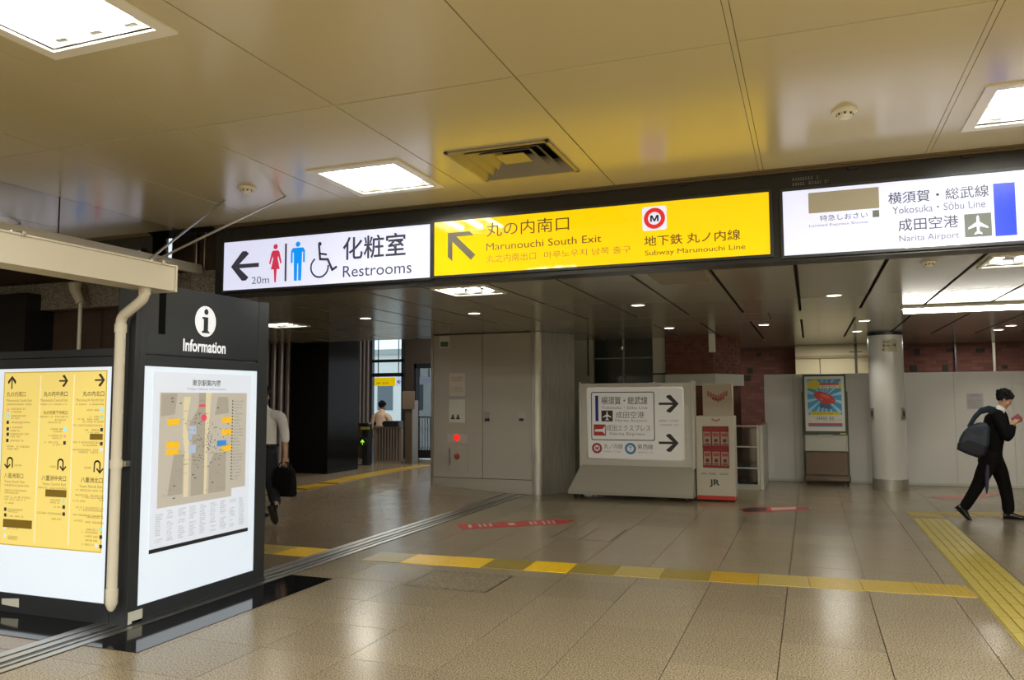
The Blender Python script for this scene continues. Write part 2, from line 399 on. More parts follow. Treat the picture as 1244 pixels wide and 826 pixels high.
# ================================================================== LAMPS
def square_lamp(x0, x1, y0, y1, z, name='ceiling_light', lip=.07, label='', slot=True):
    t = empty(name, ((x0 + x1) / 2, (y0 + y1) / 2, z), label=label, cat='ceiling light')
    w, d = (x1 - x0) / 2, (y1 - y0) / 2; iw, idp = w - lip, d - lip
    fr = MB(); zt = .0
    for a, b, c, e in ((-w, -iw, -d, d), (iw, w, -d, d), (-iw, iw, -d, -idp), (-iw, iw, idp, d)):
        fr.box(a, b, c, e, -.012, .012, b=.002)
    fr.build('frame', m_refl, t)
    rf = MB(); hgt = .11
    for (a, b, c, e) in ((-iw - .006, -iw, -idp, idp), (iw, iw + .006, -idp, idp), (-iw, iw, -idp - .006, -idp), (-iw, iw, idp, idp + .006), ):
        rf.box(a, b, c, e, 0, hgt)
    rf.box(-iw, iw, -idp, idp, hgt, hgt + .006)
    rf.build('housing', m_refl, t)
    n = 3
    for k in range(n):
        cx = -iw + (k + .5) * 2 * iw / n
        MB().tube([(cx, -idp + .045, .045), (cx, idp - .045, .045)], .030, 14).build('tube', m_tube, t, True)
        for s in (-1, 1): MB().box(cx - .035, cx + .035, s * (idp - .045) - .016, s * (idp - .045) + .016, .012, .10, b=.005).build('socket', m_alu, t)
    return t
square_lamp(-3.56, -2.76, 4.96, 5.76, H, label='square recessed fluorescent ceiling light above the restrooms sign')
square_lamp(-3.56, -2.76, 2.03, 2.83, H, label='square recessed fluorescent ceiling light at top left, nearest the viewer')
square_lamp(.98, 1.78, 4.98, 5.78, H, label='square recessed fluorescent ceiling light above the airport line sign at right')
square_lamp(-3.66, -3.04, 7.28, 7.90, 2.75, lip=.03, label='square fluorescent light in the lower rear ceiling just under the yellow exit sign')
square_lamp(1.42, 2.04, 7.32, 7.94, 2.75, lip=.03, label='square fluorescent light in the lower rear ceiling at far right')
square_lamp(-7.87, -7.25, 9.70, 10.32, 2.75, lip=.03, label='square fluorescent light in the rear ceiling beside the information pillar')
# strip light
t = empty('strip_light', (2.9, 11.0, 2.747), label='long bright linear fluorescent strip light under the rear ceiling at right', cat='strip light')
MB().box(-1.78, 2.2, -.09, .09, -.035, 0, b=.004).build('housing', m_refl, t)
MB().tube([(-1.76, 0, -.06), (2.18, 0, -.06)], .030, 12).build('tube', m_tube, t, True)
# downlights
dls = [((444, 386), 'small round downlight furthest left, over the passage with the walking man'),
       ((576, 380), 'small round downlight in the rear ceiling in front of the grey lockers'),
       ((775, 370), 'small round downlight in the rear ceiling above the wheeled direction board'),
       ((813, 398), 'small round downlight just above the red brick wall corner'),
       ((928, 394), 'small round downlight near the old brick wall, left of the cream wall'),
       ((1013, 358), 'small round downlight below the left end of the airport line sign'),
       ((1050, 389), 'small round downlight above the left side of the round pillar, nearer one'),
       ((1041, 402), 'small round downlight directly beside the top of the round pillar'),
       ((1228, 395), 'small round downlight at far right above the hoarding, nearer of two'),
       ((1213, 400), 'small round downlight at far right above the hoarding, further of two')]
proto = None
for (p, lab) in dls:
    x, y = on_z(*p, 2.75)
    if proto is None:
        t = empty('downlight', (x, y, 2.75)); proto = t
        MB().lathe([(.082, 0), (.092, -.004), (.090, -.010), (.076, -.012), (.072, -.006), (.072, 0)], 28).build('trim_ring', m_refl, t, True)
        MB().lathe([(.001, -.009), (.073, -.009), (.073, -.004), (.001, -.004)], 28).build('lens', m_dl, t, True)
    else:
        t = copy_tree(proto); t.location = (x, y, 2.75)
    tag(t, lab, 'downlight', 'round downlights in the rear ceiling')
    l = bpy.data.lights.new('downlight_lamp', 'SPOT'); l.energy = 45; l.spot_size = 1.9; l.spot_blend = .8; l.color = (1, .93, .78); l.shadow_soft_size = .06
    lo = bpy.data.objects.new('downlight_lamp', l); lo.location = (x, y, 2.73); COL.objects.link(lo)
# air diffuser
t = empty('air_diffuser', (-1.99, 5.33, H), label='square stepped metal air diffuser in the ceiling above the yellow exit sign', cat='air vent')
m_vent = mat('vent_metal', (.33, .30, .23), .35, .5)
fr = MB(); w = .39
for a, b, c, e in ((-w, -w + .03, -w, w), (w - .03, w, -w, w), (-w, w, -w, -w + .03), (-w, w, w - .03, w)): fr.box(a, b, c, e, -.014, .006, b=.003)
fr.build('frame', m_vent, t)
MB().box(-.36, .36, -.36, .36, .16, .17).build('duct', m_gap, t)
def frustum(r0, z0, r1, z1, th=.006):
    mb = MB(); a = [(-r0, -r0, z0), (r0, -r0, z0), (r0, r0, z0), (-r0, r0, z0)]; b = [(-r1, -r1, z1), (r1, -r1, z1), (r1, r1, z1), (-r1, r1, z1)]
    a2 = [(p[0], p[1], p[2] + th) for p in a]; b2 = [(p[0], p[1], p[2] + th) for p in b]
    mb.add(a + b + a2 + b2, [(i, (i + 1) % 4, 4 + (i + 1) % 4, 4 + i) for i in range(4)] + [(8 + i, 12 + i, 12 + (i + 1) % 4, 8 + (i + 1) % 4) for i in range(4)] +
           [(i, 8 + i, 8 + (i + 1) % 4, (i + 1) % 4) for i in range(4)])
    return mb
for r0, z0, r1, z1 in ((.36, -.012, .27, .07), (.28, .0, .19, .075), (.20, .01, .11, .08)): frustum(r0, z0, r1, z1).build('vane', m_vent, t)
MB().box(-.11, .11, -.11, .11, .02, .026, b=.002).build('centre_plate', m_vent, t)
# grille panel in rear ceiling
t = empty('ceiling_grille', (-1.12, 7.5, 2.75), label='flat perforated rectangular grille in the rear ceiling beneath the subway line lettering', cat='air vent')
MB().box(-.27, .27, -.42, .42, -.006, 0, b=.002).build('frame', m_ceil2, t)
gm = MB()
for k in range(30): gm.box(-.25, .25, -.395 + k * .027, -.385 + k * .027, -.009, -.006)
tag(gm.build('slat', m_vent, t), kind='stuff')
# smoke detectors and sprinkler
def detector(x, y, z, label, s=1.0):
    t = empty('smoke_detector', (x, y, z), label=label, cat='smoke detector')
    MB().lathe([(.001, 0), (.075 * s, 0), (.075 * s, -.012 * s), (.066 * s, -.018 * s), (.001, -.018 * s)], 28).build('base', m_refl, t, True)
    MB().lathe([(.046 * s, -.018 * s), (.046 * s, -.036 * s), (.03 * s, -.05 * s), (.001, -.05 * s)], 24).build('head', m_refl, t, True)
    sm = MB()
    for k in range(8):
        a = k * PI / 4; sm.box(.045 * s, .048 * s, -.006, .006, -.034 * s, -.022 * s, Matrix.Rotation(a, 4, 'Z'))
    sm.build('slot', m_gap, t); return t
detector(.25, 5.1, H, 'round flush ceiling detector above the airport line sign')
detector(.98, 7.45, 2.75, 'round smoke detector in the rear ceiling below the airport line sign', .8)
detector(-4.3, 5.2, H, 'round ceiling detector at left near the glass smoke barrier')

# ================================================================== OVERHEAD SIGNS  (plane Y = 6.285)
YS = 6.272
def bx(l, b, r, t_, Y=YS):
    """box from left-bottom and right-top sight points"""
    u0, v0 = on_y(l, b, Y); u1, v1 = on_y(r, t_, Y); return (u0, v0, u1, v1)
def sign_box(name, x0, x1, z0, z1, m, label):
    t = empty(name, ((x0 + x1) / 2, YS, z0 - .03), label=label, cat='illuminated sign')
    t['_o'] = 0; del t['_o']
    ox, oz = t.location.x, t.location.z
    MB().box(x0 - ox, x1 - ox, 0, .03, z0 - oz, z1 - oz).build('light_panel', m, t)
    f = MB(); w = .022
    for a, b, c, d in ((x0 - w, x0, z0 - w, z1 + w), (x1, x1 + w, z0 - w, z1 + w), (x0, x1, z0 - w, z0), (x0, x1, z1, z1 + w)):
        f.box(a - ox, b - ox, -.008, .03, c - oz, d - oz, b=.002)
    f.build('frame', m_char, t)
    M = Matrix.Translation((-ox, -YS, -oz))
    return t, M
yp = YS - .0012
# --- restrooms
t, M = sign_box('restroom_sign', -5.45, -3.15, 2.69, 3.175, m_lightW, 'white backlit overhead restrooms sign with a left arrow and toilet pictograms')
MB().flat(place(ARROW_L, (on_y(280.6, 325, yp)[0], on_y(298, 340.8, yp)[1], on_y(314.5, 322, yp)[0], on_y(298, 305, yp)[1])), yp, M).build('arrow', m_ink, t)
mb = TB(); text(mb, '20m', bx(305.6, 345.2, 327, 335, yp), yp, M); mb.build('lettering', m_inkG, t)
x0, z0 = on_y(326.4, 343.3, yp); x1, z1 = on_y(342.7, 296, yp); z1 = on_y(334, 296.5, yp)[1]; z0 = on_y(334, 343, yp)[1]
w = MB(); P = lambda *q: [(x0 + a * (x1 - x0), z0 + b * (z1 - z0)) for a, b in q]
w.flat(circ(x0 + .5 * (x1 - x0), z0 + .93 * (z1 - z0), .068 * (z1 - z0)), yp, M)
w.flat(P((.28, .83), (.72, .83), (.82, .78), (1, .50), (.90, .47), (.72, .68), (.68, .62), (.85, .34), (.15, .34), (.32, .62), (.28, .68), (.10, .47), (0, .50), (.18, .78)), yp, M)
w.flat(P((.38, .34), (.62, .34), (.56, .0), (.44, .0)), yp, M)
w.build('woman_pictogram', m_red, t)
a = on_y(347.5, 295.8, yp); b = on_y(347.5, 341.6, yp)
MB().flat(rect(a[0] - .011, b[1], a[0] + .011, a[1]), yp, M).build('divider', m_ink, t)
x0 = on_y(353.3, 317, yp)[0]; x1 = on_y(370.3, 317, yp)[0]; z1 = on_y(362, 293.3, yp)[1]; z0 = on_y(362, 340.8, yp)[1]
w = MB(); w.flat(circ(x0 + .5 * (x1 - x0), z0 + .93 * (z1 - z0), .068 * (z1 - z0)), yp, M)
w.flat(P((.12, .84), (.88, .84), (1, .76), (1, .46), (.87, .46), (.87, .73), (.80, .73), (.76, 0), (.54, 0), (.53, .44), (.47, .44), (.46, 0), (.24, 0), (.20, .73), (.13, .73), (.13, .46), (0, .46), (0, .76)), yp, M)
w.build('man_pictogram', m_blueM, t)
x0 = on_y(377.9, 315, yp)[0]; x1 = on_y(408.7, 315, yp)[0]; z1 = on_y(388, 293.4, yp)[1]; z0 = on_y(388, 336.5, yp)[1]
w = MB(); hh = z1 - z0; ww = x1 - x0
w.flat(circ(x0 + .34 * ww, z0 + .93 * hh, .06 * hh), yp, M)
def stroke(mb, pts, th, y, M=None):
    for (a, b), (c, d) in zip(pts, pts[1:]):
        L = math.hypot(c - a, d - b); nx, nz = -(d - b) / L * th / 2, (c - a) / L * th / 2
        ex, ez = (c - a) / L * th * .3, (d - b) / L * th * .3
        mb.flat([(a + nx - ex, b + nz - ez), (a - nx - ex, b - nz - ez), (c - nx + ex, d - nz + ez), (c + nx + ex, d + nz + ez)], y, M)
stroke(w, P((.31, .88), (.36, .50), (.66, .48), (.84, .18), (1, .25)), .024, yp, M)
stroke(w, P((.34, .66), (.60, .62)), .02, yp, M)
arc = [(x0 + .34 * ww + .34 * ww * math.cos(a), z0 + .28 * hh + .34 * ww * math.sin(a)) for a in [math.radians(125 + 240 * k / 26) for k in range(27)]]
stroke(w, arc, .017, yp, M)
w.build('wheelchair_pictogram', m_ink, t)
mb = TB(); text(mb, '化粧室', bx(416.3, 316.5, 492.9, 281.5, yp), yp, M, bold=.012); mb.build('lettering', m_ink, t)
mb = TB(); text(mb, 'Restrooms', bx(416.5, 337, 500, 317.2, yp), yp, M); mb.build('lettering', m_ink, t)
# --- yellow exit
t, M = sign_box('exit_sign', -3.11, -.25, 2.70, 3.185, m_lightY, 'long yellow backlit overhead exit sign with an up-left arrow and subway line lettering')
x0, z0 = on_y(543.9, 317.8, yp); x1 = on_y(577.5, 300, yp)[0]; z1 = on_y(545, 283, yp)[1]
MB().flat(place(ARROW_UL, (x0, z0, x1, z1)), yp, M).build('arrow', m_inkK, t)
mb = TB()
text(mb, '丸の内南口', bx(590.7, 288, 691.2, 262, yp), yp, M)
text(mb, '地下鉄 丸ノ内線', bx(782.7, 299.5, 899.3, 278, yp), yp, M, bold=.008)
mb.build('lettering', m_inkB, t)
mb = TB()
text(mb, 'Marunouchi South Exit', bx(590.7, 304.5, 730.5, 284.6, yp), yp, M)
text(mb, 'Subway Marunouchi Line', bx(783.6, 312.5, 905.5, 296, yp), yp, M)
mb.build('lettering', m_inkB, t)
mb = TB()
text(mb, '丸之内南出口', bx(591.1, 319.4, 650.9, 305.5, yp), yp, M)
text(mb, '마루노우치 남쪽 출구', bx(661, 314, 766.3, 298, yp), yp, M)
mb.build('lettering', m_inkB2, t)
cx_, cz_ = on_y(795, 265.2, yp); s = .098
lg = MB().flat(rrect(cx_ - s, cz_ - s, cx_ + s, cz_ + s, .02), yp, M).build('line_logo', m_lightW, t)
mb = MB(); ring_flat(mb, circ(cx_, cz_, .086), circ(cx_, cz_, .052), yp - .001, M); mb.build('ring', m_red2, lg)
mb = MB().flat([(cx_ - .034 + a * .068, cz_ - .026 + b * .052) for a, b in LETTER_M], yp - .001, M); mb.build('letter', m_blackp, lg)
# --- airport line
t, M = sign_box('airport_sign', -.15, 1.66, 2.68, 3.175, m_lightW, 'white backlit overhead railway line sign with an airplane icon and a blue bar')
a = bx(982.5, 259.5, 1067.3, 227, yp)
MB().flat(rect(*a), yp, M).build('cover_patch', m_tape, t)
mb = TB()
text(mb, '特急しおさい', bx(996.2, 269, 1054, 257, yp), yp, M)
text(mb, '横須賀・総武線', bx(1079.3, 248.5, 1201, 223.6, yp), yp, M, bold=.006)
text(mb, '成田空港', bx(1091.5, 281.3, 1164, 260.5, yp), yp, M, bold=.006)
mb.build('lettering', m_ink, t)
mb = TB()
text(mb, 'Limited Express Shiosai', bx(983.3, 277, 1054.4, 267.6, yp), yp, M)
text(mb, 'Yokosuka・Sōbu Line', bx(1084.2, 260.5, 1197, 241.8, yp), yp, M, bold=.005)
text(mb, 'Narita Airport', bx(1092.7, 296, 1165.3, 281, yp), yp, M, bold=.005)
mb.build('lettering', m_inkG, t)
MB().flat(rect(*bx(1060.2, 264, 1068, 255, yp)), yp, M).build('marker_square', m_iconG, t)
b4 = bx(1172.5, 288.5, 1204, 258, yp)
ic = MB().flat(rect(*b4), yp, M).build('airport_icon', m_iconG, t)
MB().flat(place(PLANE, (b4[0] + .015, b4[1] + .012, b4[2] - .015, b4[3] - .012)), yp - .001, M).build('airplane', m_lightW, ic)
b4 = bx(1209.5, 287, 1232.5, 221, yp); MB().flat(rect(*b4), yp, M).build('line_colour_bar', m_blue, t)
mb = MB()
for k, yy in enumerate((219.5, 225.5)):
    u0, v0 = on_y(962.7, yy, 6.296); u1, _ = on_y(1006 - 10 * (k == 0), yy, 6.296); greek(mb, u0, u1, v0, .022, 6.2985)
tag(mb.build('small_print', mat('grey_print', (.22, .22, .22), .5), bk), kind='stuff')

# ================================================================== INFORMATION KIOSK
# tall slab facing the concourse (+X) and lower board box facing the viewer (-Y)
KX, KY0, KY1 = -4.57, 4.40, 5.86
t = empty('information_pillar', (-4.66, 5.13, 0), label='tall charcoal information pillar with a backlit white station map on its right-hand face', cat='information pillar')
M = Matrix.Translation((4.66, -5.13, 0))
MB().box(-4.80, KX - .02, KY0 + .01, KY1, .0, 2.48, M, b=.004).build('body', m_char, t)
MB().box(-4.80, KX + .002, KY0, KY1 + .01, .0, .035, M, b=.004).build('plinth', m_char2, t)
# frame facing +X : local board coords u = world Y, v = z
F = Matrix.Translation((4.66, -5.13, 0)) @ Matrix(((0, -1, 0, 0), (1, 0, 0, 0), (0, 0, 1, 0), (0, 0, 0, 1)))
# F maps (u, w, v) -> world (x=-w, y=u): board facing -y(w) becomes facing +x
def bxX(l, b, r, t_, X=KX):
    u0, v0 = on_x(l, b, X); u1, v1 = on_x(r, t_, X); return (u0, v0, u1, v1)
wx = -KX
fm = MB()
for a, b, c, d in ((KY0, 4.455, .035, 2.48), (5.72, KY1, .035, 2.48), (4.455, 5.72, .035, .125), (4.455, 5.72, 1.855, 1.93)):
    fm.box(a, b, wx, wx + .025, c, d, F, b=.004)
fm.build('frame', m_char, t)
MB().box(4.455, 5.72, wx + .003, wx + .025, 1.945, 2.47, F, b=.003).build('header_panel', m_char2, t)
MB().box(4.575, 4.64, wx + .0005, wx + .004, 2.10, 2.45, F).build('dark_tape', mat('matt_black', (.003, .003, .003), .9, spec=.1), t)
MB().box(4.455, 5.72, wx + .008, wx + .025, .125, 1.855, F).build('light_panel', m_boardW, t)
# header logo
cu, cv = on_x(250, 390.5, KX); yq = wx - .001 + .003
m_wp = mat('glowing_white_vinyl', (.75, .78, .82), .4, emit=.45, ecol=(.85, .9, 1))  # bluish glow put into the vinyl to brighten it; not a lamp
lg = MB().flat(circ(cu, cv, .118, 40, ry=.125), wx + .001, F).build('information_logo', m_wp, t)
mb = MB(); mb.flat(circ(cu + .005, cv + .078, .024, 20), wx, F)
mb.flat([(cu - .04, cv + .035), (cu + .028, cv + .035), (cu + .028, cv - .075), (cu + .045, cv - .082), (cu + .045, cv - .095), (cu - .042, cv - .095), (cu - .042, cv - .082), (cu - .022, cv - .075), (cu - .022, cv + .018), (cu - .04, cv + .018)], wx, F)
mb.build('letter', m_char, lg)
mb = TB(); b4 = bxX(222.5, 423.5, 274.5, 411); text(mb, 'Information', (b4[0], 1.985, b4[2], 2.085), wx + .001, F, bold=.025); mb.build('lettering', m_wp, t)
# station map poster
U0, U1, V0, V1 = 4.545, 5.635, .475, 1.815
po = MB().box(U0, U1, wx + .004, wx + .008, V0, V1, F).build('map_poster', m_posterW, t)
m_mapbg = mat('map_grey', (.3, .28, .24), .4, emit=.50, ecol=(.60, .56, .47))
m_mapmid = mat('map_mid_grey', (.25, .23, .19), .4, emit=.40, ecol=(.52, .48, .40))
m_mapcream = mat('map_cream', (.4, .36, .24), .4, emit=.50, ecol=(.84, .74, .50))
m_mapO = mat('map_orange', (.5, .3, .01), .4, emit=.6, ecol=(.95, .52, .02))
m_mapB = mat('map_blue', (.02, .15, .5), .4, emit=.45, ecol=(.08, .33, .80))
m_maplb = mat('map_pale_blue', (.3, .36, .5), .4, emit=.45, ecol=(.45, .55, .75))
m_mapR = mat('map_red', (.5, .04, .06), .4, emit=.5, ecol=(.80, .10, .16))
m_mapK = mat('map_ink', (.08, .08, .09), .5, emit=.05)
m_mapk2 = mat('map_fine_ink', (.25, .25, .27), .5, emit=.22)
# poster units: a,b in 0..1 from the poster's bottom-left
def pu(a, b): return (U0 + a * (U1 - U0), V0 + b * (V1 - V0))
def pr(a0, b0, a1, b1): p = pu(a0, b0); q = pu(a1, b1); return rect(p[0], p[1], q[0], q[1])
L1, L2, L3, L4 = wx + .0032, wx + .0024, wx + .0016, wx + .0008
def PF(polys, y, m, name):
    for p in polys: MB().flat([pu(*q) for q in p], y, F).build(name, m, po)
PF([[(.06, .24), (.80, .24), (.80, .29), (.955, .29), (.955, .885), (.06, .885)]], L1, m_mapbg, 'map_ground')
PF([[(.15, .30), (.29, .30), (.29, .53), (.20, .53)], [(.37, .28), (.50, .28), (.50, .885), (.43, .885), (.43, .80), (.34, .70), (.34, .60), (.37, .60)],
    [(.55, .28), (.73, .28), (.73, .52), (.60, .52), (.55, .45)], [(.60, .75), (.75, .76), (.74, .86), (.63, .86)], [(.07, .75), (.2, .76), (.22, .88), (.07, .88)]], L2, m_mapmid, 'city_blocks')
PF([[(.30, .28), (.345, .28), (.345, .60), (.31, .70), (.35, .86), (.28, .86), (.28, .62), (.30, .55)], [(.50, .28), (.53, .28), (.53, .60), (.56, .885), (.50, .885)]], L2, m_mapcream, 'streets')
PF([[(a, b), (a + .115, b), (a + .115, b + .035), (a, b + .035)] for a, b in ((.13, .70), (.13, .57), (.13, .53), (.68, .70), (.68, .625), (.68, .525))], L3, m_mapO, 'exit_tag')
PF([[(.63, .557), (.73, .557), (.73, .593), (.63, .593)]], L3, m_mapB, 'blue_tag')
PF([[(.34, .64), (.41, .64), (.41, .69), (.34, .69)], [(.34, .53), (.41, .53), (.41, .58), (.34, .58)], [(.33, .61), (.37, .61), (.37, .635), (.33, .635)]], L3, m_maplb, 'concourse_area')
PF([[(.43, .80), (.50, .80), (.50, .815), (.43, .815)], [(.485 + .028 * math.cos(k * PI / 10), .735 + .022 * math.sin(k * PI / 10)) for k in range(20)]], L3, m_mapR, 'red_marker')
r_ = random.Random(4); mb = MB()
for k in range(150):
    a = min(max(r_.gauss(.50, .10), .28), .74); b = min(max(r_.gauss(.60, .08), .44), .76); s_ = r_.uniform(.003, .007)
    mb.flat(pr(a, b, a + s_ * 1.4, b + s_), L4, F)
for k in range(26): mb.flat(pr(.785, .83 - k * .0195, .797, .84 - k * .0195), L4, F)
for a, b in ((.16, .85), (.165, .83), (.62, .79), (.24, .82), (.58, .34), (.2, .35), (.2, .28), (.38, .4), (.4, .38)): mb.flat(pr(a, b, a + .02, b + .006), L4, F)
tag(mb.build('map_symbols', m_mapK, po), kind='stuff')
mb = MB()
for k in range(26):
    p = pu(.805, .828 - k * .0195); q = pu(.805 + r_.uniform(.05, .12), 0); greek(mb, p[0], q[0], p[1], .011, L4, F)
for c_ in range(9):
    for k in range(14):
        if r_.random() < .12: continue
        p = pu(.05 + c_ * .105, .215 - k * .0125 - .0); q = pu(.05 + c_ * .105 + r_.uniform(.04, .07), 0); greek(mb, p[0], q[0], p[1], .008, L2, F)
for k in range(25):
    a, b = r_.uniform(.08, .72), r_.uniform(.3, .85); p = pu(a, b); greek(mb, p[0], p[0] + .05, p[1], .008, L4, F)
tag(mb.build('small_print', m_mapk2, po), kind='stuff')
PF([[(0, 0), (1, 0), (1, .022), (0, .022)]], L2, m_char2, 'bottom_band')
mb = TB(); text(mb, '東京駅案内図', (pu(.36, 0)[0], pu(0, .925)[1], pu(.65, 0)[0], pu(0, .962)[1]), L2, F, bold=.01, res=2)
mb.build('lettering', m_mapK, po)
mb = TB(); text(mb, 'Tokyo Station Information', (pu(.31, 0)[0], pu(0, .898)[1], pu(.71, 0)[0], pu(0, .914)[1]), L2, F, res=2)
mb.build('lettering', m_mapk2, po)
MB().box(4.37, 4.50, wx - .002, wx + .001, .015, .10, F).build('paper_patch', mat('grey_paper', (.5, .52, .47), .6), t)
# the patch wraps on the frame face
# corner post on the viewer's side
MB().box(-4.74, -4.57, 4.36, 4.40, 0, 2.48, M, b=.003).build('corner_post', m_char, t)

# lower board box
t = empty('direction_board_box', (-5.5, 4.6, 0), label='low charcoal cabinet left of the information pillar with a backlit yellow exit guide', cat='notice board')
M = Matrix.Translation((5.5, -4.6, 0))
MB().box(-6.9, -4.76, 4.385, 4.86, 0, 1.985, M, b=.004).build('body', m_char, t)
fm = MB()
for a, b, c, d in ((-6.9, -5.98, .0, 1.90), (-4.79, -4.745, .0, 1.985), (-5.98, -4.79, .0, .145), (-5.98, -4.79, 1.85, 1.925), (-6.9, -4.79, 1.93, 1.985)): fm.box(a, b, 4.36, 4.385, c, d, M, b=.003)
fm.build('frame', m_char, t)
MB().box(-5.98, -4.79, 4.367, 4.385, .145, 1.85, M).build('light_panel', m_boardW, t)
yb = 4.3655
A0, A1, B0, B1 = -5.905, -4.835, .50, 1.825
po = MB().box(A0, A1, 4.364, 4.367, B0, B1, M).build('exit_guide_poster', m_posterY, t)
mb = MB()
ring_flat(mb, rect(A0, B0, A1, B1), rect(A0 + .008, B0 + .008, A1 - .008, B1 - .008), 4.3635, M); mb.build('poster_border', mat('ochre_border', (.35, .25, .03), .4, emit=.4, ecol=(.75, .48, .08)), po)
m_pk = mat('poster_ink', (.06, .04, .015), .5, emit=.03)
m_pk2 = mat('poster_fine_ink', (.2, .14, .03), .5, emit=.22, ecol=(.6, .42, .1))
m_ppale = mat('poster_divider', (.4, .35, .2), .5, emit=.7, ecol=(.98, .85, .55))
L1, L2 = 4.3632, 4.3626
mb = MB()
for xx in (45, 86): u, _ = on_y(xx, 560, 4.36); mb.flat(rect(u - .005, B0 + .03, u + .005, B1 - .03), L1, M)
mb.build('divider', m_ppale, po)
def q(l, b, r, t_): u0, v0 = on_y(l, b, 4.363); u1, v1 = on_y(r, t_, 4.363); return (u0, min(v0, v1), u1, max(v0, v1))
def sq(l, b, r, h):   # left px, baseline px (measured at left), right px, height m
    u0, v0 = on_y(l, b, 4.363); u1, _ = on_y(r, b, 4.363); return (u0, v0, u1, v0 + h)
MB().flat(place(ARROW_U, (on_y(9.5, 460, 4.36)[0], on_y(14, 472.5, 4.36)[1], on_y(19.3, 460, 4.36)[0], on_y(14, 456.5, 4.36)[1])), L1, M).build('arrow', m_pk, po)
for l, r, y0, y1 in ((71.5, 82.3, 470, 455.5), (114.8, 127, 469.5, 454)):
    MB().flat(place(ARROW_R, (on_y(l, 462, 4.36)[0], on_y(l, y0, 4.36)[1], on_y(r, 462, 4.36)[0], on_y(l, y1, 4.36)[1])), L1, M).build('arrow', m_pk, po)
def uturn(cx, top, bot, w, flip):
    mb = MB()
    u0, v1 = on_y(cx - w / 2, top, 4.36); u1, _ = on_y(cx + w / 2, top, 4.36); v0 = on_y(cx, bot, 4.36)[1]
    W_, H_ = u1 - u0, v1 - v0; pts = []
    f = (lambda a: a) if not flip else (lambda a: 1 - a)
    pts = [(.12, .12)] + [(.42 - .28 * math.cos(k * PI / 10), .68 + .26 * math.sin(k * PI / 10)) for k in range(11)] + [(.70, .12)]
    stroke(mb, [(u0 + f(a) * W_, v0 + b * H_) for a, b in pts], .013, L1, M)
    stroke(mb, [(u0 + f(a) * W_, v0 + b * H_) for a, b in ((.40, .34), (.70, .05), (1.0, .34))], .013, L1 - .0001, M)
    mb.build('arrow', m_pk, po)
uturn(11, 555, 569, 10.5, True); uturn(74.2, 557, 572, 11, False); uturn(118.8, 559, 575, 12, False)
mb = TB()
for s_, l, r, b in (('丸の内南口', 8, 31, 482), ('丸の内中央口', 53, 82, 481.8), ('丸の内北口', 100.5, 126.5, 481.6),
                    ('八重洲南口', 5, 28, 580.5), ('八重洲中央口', 50.5, 80, 583.5), ('八重洲北口', 98, 124.5, 586), ('丸の内地下中央口', 52.5, 82, 503.5)):
    h_ = .040 if '地下' not in s_ else .030
    text(mb, s_, sq(l, b, r, h_), L1, M, bold=0 if '南' in s_ else .008, res=2)
mb.build('lettering', m_pk, po)
mb = TB()
for s_, l, r, b in (('Marunouchi South Exit', 8, 38.5, 488), ('Marunouchi Central Exit', 49, 82, 487.8), ('Marunouchi North Exit', 92.5, 126.5, 487.6),
                    ('Yaesu South Exit', 5, 30, 586), ('Yaesu Central Exit', 51, 80, 589), ('Yaesu North Exit', 96, 124.5, 592)):
    text(mb, s_, sq(l, b, r, .021), L1, M, res=2)
mb.build('lettering', m_pk2, po)
mb = MB()
for l, r, b in ([(8, 38, 492), (13, 30, 497.5), (13, 26, 501), (13, 31, 506), (13, 24, 509), (13, 24, 514), (26, 36, 514), (12, 27, 520), (12, 23, 524), (12, 34, 528), (12, 25, 531),
                 (12, 29, 536), (8, 35, 543), (8, 22, 546)] + [(17, 26, 566)] +
                [(5, 35, 590), (5, 32, 596), (5, 22, 599), (5, 36, 604), (5, 30, 607), (6, 18, 611.5), (9, 27, 619.5), (9, 22, 622), (9, 28, 627.5), (8, 22, 642), (9, 22, 652.5), (9, 20, 655)] +
                [(47, 82, 492), (48, 82, 507), (65, 81, 511), (58, 75, 514), (61, 76, 522), (63, 75, 525), (59, 75, 530), (62, 75, 533), (54, 75, 538), (64, 75, 541)] +
                [(58, 67, 567.5), (46, 80, 593), (61, 73, 608), (60, 73, 611), (65, 73, 616.5), (44, 74, 623.5), (62, 74, 631)] +
                [(92, 126, 492), (105, 120, 499), (108, 120, 507), (94, 120, 510), (100, 126, 513), (88, 124, 517.5), (103, 120, 523), (105, 120, 526), (88, 120, 538), (100, 120, 541.5), (88, 119, 547), (95, 119, 550)] +
                [(102, 110, 569), (92, 125, 596), (91, 125, 602), (100, 125, 605), (88, 103, 609), (120, 125, 609), (92, 125, 617), (94, 125, 620), (88, 125, 626), (105, 125, 629), (90, 100, 633), (103, 125, 635), (104, 118, 644), (99, 118, 647), (101, 118, 652), (103, 118, 657), (99, 113, 662)]):
    u0, v0 = on_y(l, b, 4.36); u1, _ = on_y(r, b, 4.36); greek(mb, u0, u1, v0, .013, L1, M)
tag(mb.build('small_print', m_pk2, po), kind='stuff')
def icons(lst, m, name, s=.020):
    for x, y in lst: u, v = on_y(x, y, 4.36); MB().flat(rect(u - s / 2, v - s / 2, u + s / 2, v + s / 2), L2, M).build(name, m, po)
icons([(9, 513), (9, 521), (9, 527.5), (8.5, 535), (6, 618.5), (6, 625.5), (123, 522), (122.7, 539), (78, 538), (122, 652.5), (121.8, 664), (77, 624.5), (77, 616)], mat('icon_navy', (.03, .03, .06), .5, emit=.04), 'dark_icon', .026)
icons([(123.5, 498), (78.5, 521.5), (10, 505)], mat('icon_cyan', (.2, .5, .7), .5, emit=.6, ecol=(.35, .75, .95)), 'blue_icon', .03)
